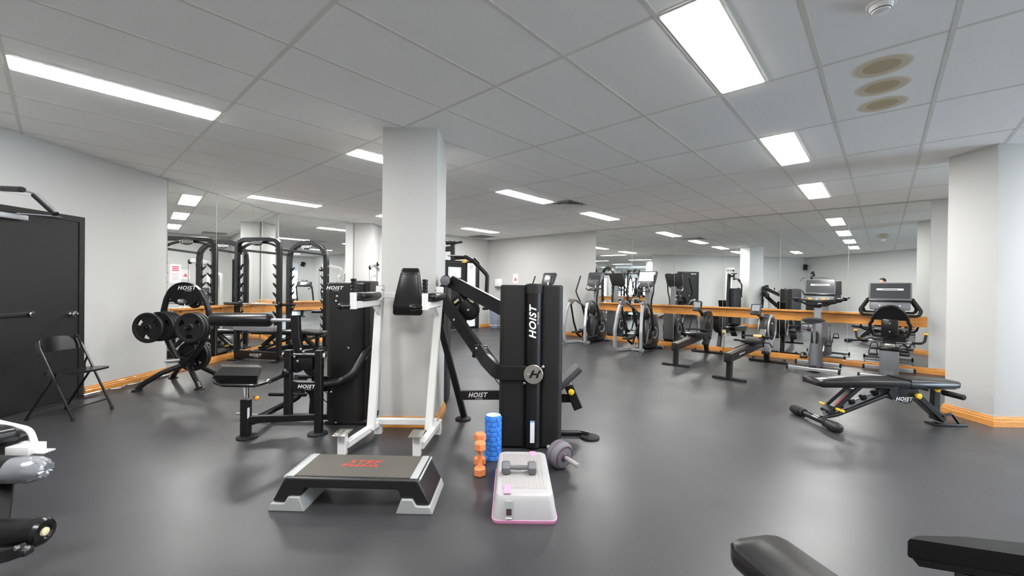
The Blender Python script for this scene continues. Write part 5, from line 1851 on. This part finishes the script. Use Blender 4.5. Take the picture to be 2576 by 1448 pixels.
c = onwall(1247, 800, .22)
t = thing('waste_bin', 'grey waste bin with a white liner against the far wall', 'bin', (c.x, c.y, 0), ROTB + math.pi / 2)
build('bin_body', MB().rbox((0, 0, .29), (.26, .34, .58), .02, taper=(.86, .86)), 'bin_grey', t)
build('liner', MB().rbox((0, 0, .10), (.262, .335, .012), .004), 'bin_liner', t)
build('rim', MB().rbox((0, 0, .585), (.28, .36, .02), .008), 'bin_grey', t)

# notice taped to the left mirror
t = thing('notice', 'paper notice with a red heading taped to the left mirror above the weight tree', 'notice', (-5.02, 6.2, 1.5), world=True)
y0, y1 = 6.03, 6.24
build('sheet', MB().box((-5.0235, (y0 + y1) / 2, 1.475), (.001, y1 - y0, .28)), 'poster_paper', t, smooth=False)
for i in range(3):
    build('heading_line', MB().box((-5.0228, (y0 + y1) / 2, 1.575 - i * .026), (.0008, .13 - .02 * (i % 2), .018)), 'poster_red', t, smooth=False)
for i in range(5):
    build('text_line', MB().box((-5.0228, (y0 + y1) / 2, 1.475 - i * .022), (.0008, .14 - .02 * (i % 3), .006)), 'grey_print', t, smooth=False)

# wall socket plate on the long wall, below the ledge
c = onwall(1821, 836, .012)
t = thing('socket_plate', 'cream socket plate on the long mirror below the ledge between the rowers', 'socket', tuple(c), world=True)
build('plate', MB().rbox(c, (.075, .01, .12), .003, fr3), 'cream_plate', t)
build('plug', MB().rbox(c + nR * .02 - ZU * .02, (.03, .03, .03), .006, fr3), 'black_rubber', t)
build('cord', MB().tube([c + nR * .03 - ZU * .02, c + nR * .035 - ZU * .35, c + nR * .03 - ZU * .66, c + nR * .10 - wx_ * .1 - ZU * .735], .004, 6, .05), 'black_rubber', t)

# wall speakers
for loc, rz, lab in (((-4.86, -1.33, 2.38), math.radians(-45), 'small black loudspeaker in the rear corner, seen in the long mirror'),
                     ((9.36, 3.75, 2.40), math.radians(120), 'small black loudspeaker by the window, seen in the corner mirror')):
    t = thing('wall_speaker', lab, 'speaker', loc, rz)
    build('cabinet', MB().rbox((0, 0, 0), (.16, .13, .24), .012, rot3(rx=.3)), 'black_shroud', t)
    build('grille', MB().rbox(rot3(rx=.3) @ V((0, .068, 0)), (.14, .008, .22), .003, rot3(rx=.3)), 'black_rubber', t)
    build('bracket', MB().bar((0, -.16, .03), (0, -.05, 0), .03, .03), 'black_powder', t)
# thermostat and switch on the rear wall
t = thing('thermostat', 'small white thermostat on the rear wall, seen in the long mirror', 'thermostat', (-1.75, -1.49, 1.45), world=True)
build('plate', MB().rbox((-1.75, -1.492, 1.45), (.09, .014, .12), .004), 'white_plastic', t)
build('dial', MB().lathe((-1.75, -1.487, 1.46), (0, 1, 0), [(0, .028), (.012, .026), (.015, .018)], 18), 'grey_print', t)

# ------------------------------------------------------------------ white multi gym at the left edge
t = thing('multi_gym', 'white multi gym with plastic wrapped foam rollers, cut by the left frame edge', 'exercise machine', (-3.2, 2.4, 0), world=True)
build('column', MB().beam([(-4.30, 2.95, .03), (-4.30, 2.95, 2.12), (-4.22, 2.93, 2.2), (-3.86, 2.9, 2.2)], .09, .09, .1), 'white_enamel', t)
build('column', MB().bar((-4.42, 2.62, .03), (-4.42, 2.62, 2.0), .06, .06), 'white_enamel', t)
build('top_brace', MB().bar((-4.42, 2.62, 2.0), (-4.30, 2.95, 2.1), .06, .06), 'white_enamel', t)
build('top_pulley', MB().lathe((-3.875, 2.885, 2.14), (0, 1, 0), [(0, .05), (.008, .055), (.014, .046), (.02, .055), (.028, .05)], 20), 'black_gloss', t)
build('cable', MB().cyl((-3.83, 2.90, 2.13), (-3.83, 2.90, 2.03), .004, 6), 'black_rubber', t)
build('weight_stack', MB().rbox((-4.36, 2.78, .45), (.22, .22, .8), .01), 'black_powder', t)
for dy in (-.05, .05):
    build('guide_rod', MB().cyl((-4.36, 2.78 + dy, .1), (-4.36, 2.78 + dy, 1.95), .011, 10), 'chrome', t)
build('base_rail', MB().bar((-4.35, 2.85, .035), (-2.55, 1.98, .035), .09, .07), 'white_enamel', t)
build('base_foot', MB().bar((-4.62, 2.55, .035), (-4.15, 3.25, .035), .08, .07), 'white_enamel', t)
build('seat_post', MB().bar((-2.72, 2.07, .05), (-2.72, 2.07, .46), .08, .08), 'white_enamel', t)
build('seat_pad', MB().rbox((-2.92, 2.16, .52), (.44, .36, .075), .03, rot3(rz=-.45), seg=3), 'black_vinyl', t)
build('back_pad', MB().rbox((-3.28, 2.33, .92), (.08, .32, .66), .03, rot3(rz=-.45), seg=3), 'black_vinyl', t)
build('back_post', MB().bar((-3.38, 2.38, .05), (-3.34, 2.36, 1.25), .07, .07), 'white_enamel', t)
# leg developer
a1, a2 = at(118, 1178, 1.93), at(116, 1336, 1.78)
pv2 = V((-2.55, 1.98, .50))
build('leg_arm', MB().beam([pv2, V((-2.36, 1.92, .40)), V((-2.26, 1.82, .27))], .05, .05, .08), 'black_powder', t)


def roller(end, wrapped):
    ax_ = V((1, .18, 0)).normalized() if wrapped else V((1, .1, 0)).normalized()
    L = .46
    st_ = end - ax_ * L
    r = .056
    build('roller_pad', MB().lathe(st_, ax_, [(0, .03), (.006, .05), (.015, r), (L - (.13 if wrapped else .05), r)], 26), 'black_vinyl', t)
    if wrapped:
        rnd = random.Random(5)
        side = V((-ax_.y, ax_.x, 0))
        rings = []
        for tt, rr_, am in ((0, r + .0015, 0), (.02, r + .003, .001), (.05, r + .004, .002), (.075, r + .003, .003), (.10, r, .005), (.12, r - .006, .006), (.137, r - .018, .007), (.146, .024, .006), (.141, .010, .003), (.143, .003, .001)):
            rings.append([end + ax_ * (tt - .14 + rnd.uniform(-am, am) * .8) + (side * math.cos(2 * math.pi * k / 26) + ZU * math.sin(2 * math.pi * k / 26)) * (rr_ + rnd.uniform(-am, am)) for k in range(26)])
        build('plastic_wrap', MB().loft(rings), 'plastic_wrap', t, ang=25)
    else:
        build('roller_end', MB().lathe(end - ax_ * .06, ax_, [(0, r + .001), (.045, r + .002), (.058, r - .008), (.062, .03), (.052, .02), (.05, 0)], 22), 'black_gloss', t)
        build('end_cap', MB().lathe(end - ax_ * .008, ax_, [(0, .018), (.008, .016), (.011, .008)], 16), 'cream_plate', t)
    build('roller_rod', MB().cyl(st_ - ax_ * .1, st_ + ax_ * .05, .012, 10), 'chrome', t)


roller(a1, True)
roller(a2, False)
build('roller_guard', MB().beam([at(-60, 1415, 1.72), at(20, 1395, 1.70), at(62, 1380, 1.70)], .02, .05, .05), 'dark_plastic', t)
build('guard_cap', MB().rbox(at(66, 1386, 1.70), (.03, .04, .03), .008), 'dark_plastic', t)
for px in (44, 70):
    build('bolt', MB().lathe(at(px, 1377, 1.68), (0, -1, .2), [(0, .011), (.006, .010), (.01, .005)], 10), 'chrome', t)
# white hand loop with its bracket
build('hand_loop', MB().tube([at(-90, 1040, 2.35), at(0, 1063, 2.28), at(76, 1080, 2.25), at(92, 1128, 2.25)], .0145, 12, .06), 'white_enamel', t)
build('loop_bracket', MB().rbox(at(66, 1127, 2.22), (.125, .09, .045), .004), 'white_enamel', t)
build('loop_tongue', MB().box(at(102, 1134, 2.24), (.10, .06, .006)), 'white_enamel', t, smooth=False)
build('pad_corner', MB().prism([at(-40, 1112, 2.15), at(34, 1106, 2.25), at(36, 1120, 2.25), at(34, 1142, 2.2), at(-40, 1145, 2.12)], (-.02, .1, 0)), 'dark_plastic', t, smooth=False)

# lat bar hanging from it
t = thing('lat_bar', 'chrome lat pulldown bar with black grips hanging at the upper left edge', 'bar', (-3.83, 2.9, 2.0), world=True)
bpts = [at(-330, 545, 2.86), at(-260, 478, 2.86), at(-120, 462, 2.87), at(10, 478, 2.88), at(84, 488, 2.89)]
build('shaft', MB().tube(bpts + [at(140, 538, 2.9)], .0155, 12, .09), 'chrome', t)
build('grip', MB().cyl(at(86, 489, 2.89), at(141, 539, 2.9), .0205, 14, bev=.004), 'black_rubber', t)
build('grip', MB().cyl(at(4, 474, 2.78), at(56, 476, 2.62), .019, 14, bev=.004), 'black_rubber', t)
build('mid_handle', MB().cyl(at(-18, 470, 2.87), at(4, 474, 2.78), .014, 10), 'chrome', t)
build('grip', MB().cyl(at(-332, 547, 2.86), at(-268, 487, 2.86), .0205, 14, bev=.004), 'black_rubber', t)

# ------------------------------------------------------------------ machine behind the photographer, seen in the mirror
t = thing('cable_column', 'black weight stack machine with pads behind the photographer, seen in the long mirror', 'exercise machine', (-3.0, -.1, 0), math.radians(140))
build('weight_stack_shroud', rprism(0, 0, .5, .34, .06, .02, 1.55), 'black_shroud', t)
build('mast', MB().beam([(.12, .25, .04), (.12, .25, 2.0), (.12, .55, 2.1), (.12, .85, 1.95)], .08, .08, .12), 'black_powder', t)
build('top_pulley', MB().lathe((.10, .86, 1.9), (1, 0, 0), [(0, .05), (.02, .055), (.04, .05)], 18), 'silver_paint', t)
build('press_bar', MB().tube([(-.42, .9, 1.72), (-.3, .86, 1.86), (.5, .86, 1.86), (.62, .9, 1.72)], .016, 10, .06), 'chrome', t)
build('back_pad', MB().rbox((.12, .36, 1.0), (.30, .08, .60), .03, seg=3), 'black_vinyl', t)
build('seat_pad', MB().rbox((.12, .58, .48), (.36, .38, .08), .03, seg=3), 'black_vinyl', t)
build('seat_post', MB().bar((.12, .55, .04), (.12, .55, .44), .08, .08), 'black_powder', t)
build('base_rail', MB().bar((.12, .1, .04), (.12, 1.0, .04), .08, .07), 'black_powder', t)
build('base_foot', MB().bar((-.2, 1.0, .04), (.44, 1.0, .04), .08, .07), 'black_powder', t)
for s in (-1, 1):
    build('press_arm', MB().tube([(.12 + s * .3, .2, 1.3), (.12 + s * .36, .6, 1.25), (.12 + s * .34, .95, 1.1)], .024, 10, .1), 'black_powder', t)


# ------------------------------------------------------------------ treadmills by the window
def make_treadmill(label):
    t = thing('treadmill', label, 'treadmill', group='treadmills by the window')
    build('deck', MB().rbox((0, 0, .13), (.80, 1.75, .10), .03), 'dark_plastic', t)
    build('belt', MB().box((0, -.05, .183), (.52, 1.6, .008)), 'black_rubber', t, smooth=False)
    build('motor_cover', MB().rbox((0, .72, .20), (.78, .36, .18), .06, seg=3), 'grey_plastic', t)
    for s in (-1, 1):
        build('side_rail', MB().rbox((s * .34, -.05, .19), (.11, 1.6, .02), .006), 'silver_paint', t)
        build('upright', MB().beam([(s * .40, .72, .12), (s * .40, .55, .80), (s * .38, .44, 1.22)], .05, .09, .1), 'dark_plastic', t)
        build('hand_rail', MB().tube([(s * .38, .44, 1.16), (s * .38, .10, 1.06), (s * .38, -.05, 1.05)], .02, 10, .06), 'black_rubber', t)
        build('foot', MB().rbox((s * .34, -.8, .04), (.08, .10, .08), .01), 'black_rubber', t)
    co = build('console', MB().rbox((0, .46, 1.30), (.74, .10, .28), .04, rot3(rx=-.5), seg=3), 'dark_plastic', t)
    build('screen', MB().box(V((0, .46, 1.30)) + rot3(rx=-.5) @ V((0, -.052, .03)), (.34, .004, .17), rot3(rx=-.5)), 'screen_dark', co, smooth=False)
    build('top_fin', MB().rbox((0, .50, 1.47), (.30, .06, .10), .02, rot3(rx=-.5)), 'dark_plastic', co)
    build('front_foot', MB().rbox((0, .78, .05), (.70, .10, .10), .02), 'black_rubber', t)
    return t


tm = make_treadmill('treadmill nearest the long wall by the window, seen in the corner mirror')
place(tm, (7.55, 4.35, 0), math.radians(-90))
tm2 = copy_tree(tm)
place(tm2, (7.65, 3.0, 0), math.radians(-90), 'treadmill farther from the long wall by the window, seen in the corner mirror')

# ------------------------------------------------------------------ the photographer, seen in the long mirror
PX_, PY_ = -.36, -.36


def skin_mesh(name, joints, links, m, parent, level=2):
    me = bpy.data.meshes.new(name)
    keys = list(joints)
    me.from_pydata([joints[k][0] for k in keys], [(keys.index(a), keys.index(b)) for a, b in links], [])
    o = bpy.data.objects.new(name, me)
    COL.objects.link(o)
    md = o.modifiers.new('skin', 'SKIN')
    md.use_smooth_shade = True
    md.branch_smoothing = .6
    for i, k in enumerate(keys):
        sv = me.skin_vertices[0].data[i]
        r = joints[k][1]
        sv.radius = r if isinstance(r, tuple) else (r, r)
        sv.use_root = (i == 0)
    sd = o.modifiers.new('sub', 'SUBSURF')
    sd.levels = sd.render_levels = level
    me.materials.append(M[m])
    if parent:
        o.parent = parent
    return o


pt = thing('person', 'person in dark clothes holding a camera, reflected in the long mirror', 'person', (PX_, PY_, 0), math.radians(-12))
J = {'pelvis': ((0, 0, .93), (.15, .11)), 'waist': ((0, .0, 1.08), (.135, .10)), 'chest': ((0, .0, 1.28), (.165, .115)), 'neckb': ((0, .0, 1.45), (.08, .07)),
     'neck': ((0, .01, 1.52), .052),
     'shL': ((-.18, 0, 1.41), .062), 'elL': ((-.24, .08, 1.17), .047), 'wrL': ((-.02, .24, 1.28), .033),
     'shR': ((.18, 0, 1.41), .062), 'elR': ((.26, .08, 1.17), .047), 'wrR': ((.18, .25, 1.28), .033),
     'hipL': ((-.095, 0, .86), .088), 'knL': ((-.10, .02, .49), .06), 'anL': ((-.11, -.01, .09), .042), 'toL': ((-.12, .14, .045), .04),
     'hipR': ((.095, 0, .86), .088), 'knR': ((.10, .02, .49), .06), 'anR': ((.11, -.01, .09), .042), 'toR': ((.12, .14, .045), .04)}
LK = [('pelvis', 'waist'), ('waist', 'chest'), ('chest', 'neckb'), ('neckb', 'neck'), ('chest', 'shL'), ('shL', 'elL'), ('elL', 'wrL'), ('chest', 'shR'), ('shR', 'elR'), ('elR', 'wrR'),
      ('pelvis', 'hipL'), ('hipL', 'knL'), ('knL', 'anL'), ('anL', 'toL'), ('pelvis', 'hipR'), ('hipR', 'knR'), ('knR', 'anR'), ('anR', 'toR')]
skin_mesh('body', J, LK, 'jacket_dark', pt)
hd = MB()
rings = []
for z, rx, ry, yo in ((1.525, .045, .05, .015), (1.555, .058, .07, .03), (1.60, .070, .088, .025), (1.66, .076, .098, .015), (1.71, .074, .097, .008), (1.75, .06, .08, .0), (1.772, .03, .045, -.003)):
    rings.append([V((rx * math.cos(a), yo + ry * math.sin(a), z)) for a in (2 * math.pi * k / 22 for k in range(22))])
hd.loft(rings)
he_ = build('head', hd, 'skin', pt, ang=70)
build('nose', MB().loft([[V((-.010, .108, 1.665)), V((.010, .108, 1.665)), V((.006, .114, 1.67)), V((-.006, .114, 1.67))], [V((-.017, .108, 1.622)), V((.017, .108, 1.622)), V((.010, .134, 1.626)), V((-.010, .134, 1.626))]]), 'skin', he_)
for s in (-1, 1):
    build('eye', MB().ball((s * .03, .102, 1.663), .011, 10, 8), 'black_gloss', he_)
    build('ear', MB().ball((s * .078, .015, 1.645), .028, 12, 8, (.35, .7, 1.1)), 'skin', he_)
build('mouth', MB().rbox((0, .108, 1.592), (.044, .012, .010), .004), 'wheel_maroon', he_)
rings = []
for z, rx, ry, yo in ((1.655, .083, .085, -.022), (1.69, .087, .103, -.006), (1.73, .082, .104, -.002), (1.768, .064, .084, -.002), (1.79, .034, .05, -.004)):
    rings.append([V((rx * math.cos(a), yo + ry * math.sin(a), z)) for a in (2 * math.pi * k / 22 for k in range(22))])
build('hair', MB().loft(rings), 'hair_dark', pt, ang=70)
for s, w in ((-1, V((-.02, .24, 1.28))), (1, V((.18, .25, 1.28)))):
    f = (V((.09, .27, 1.31)) - w).normalized()
    HJ = {'wrist': (tuple(w), (.026, .02)), 'palm': (tuple(w + f * .045), (.034, .016))}
    HL = [('wrist', 'palm')]
    for i, ln in enumerate((.030, .034, .032, .025)):
        b_ = w + f * .06 + V((0, 0, .03 - i * .018))
        HJ['k%d' % i] = (tuple(b_), .0095)
        HJ['m%d' % i] = (tuple(b_ + f * ln * .6 + V((0, .02, 0))), .0085)
        HJ['t%d' % i] = (tuple(b_ + f * ln * 1.1 + V((0, .03, 0))), .007)
        HL += [('palm', 'k%d' % i), ('k%d' % i, 'm%d' % i), ('m%d' % i, 't%d' % i)]
    b_ = w + f * .025 + V((0, -.01, .03))
    HJ['th0'] = (tuple(b_), .011)
    HJ['th1'] = (tuple(b_ + f * .03 + V((0, -.012, .012))), .009)
    HL += [('palm', 'th0'), ('th0', 'th1')]
    skin_mesh('hand', HJ, HL, 'skin', pt, 1)
# the camera in the hands: a little behind the picture's viewpoint
cm = thing('camera_in_hands', 'black compact camera held by the person reflected in the mirror', 'camera', (PX_ + .13, PY_ + .25, 1.31), math.radians(-12))
build('camera_body', MB().rbox((0, 0, 0), (.13, .05, .085), .012), 'black_rubber', cm)
build('lens', MB().lathe((0, .025, 0), (0, 1, 0), [(0, .032), (.03, .031), (.035, .027), (.03, .02)], 24), 'black_gloss', cm)
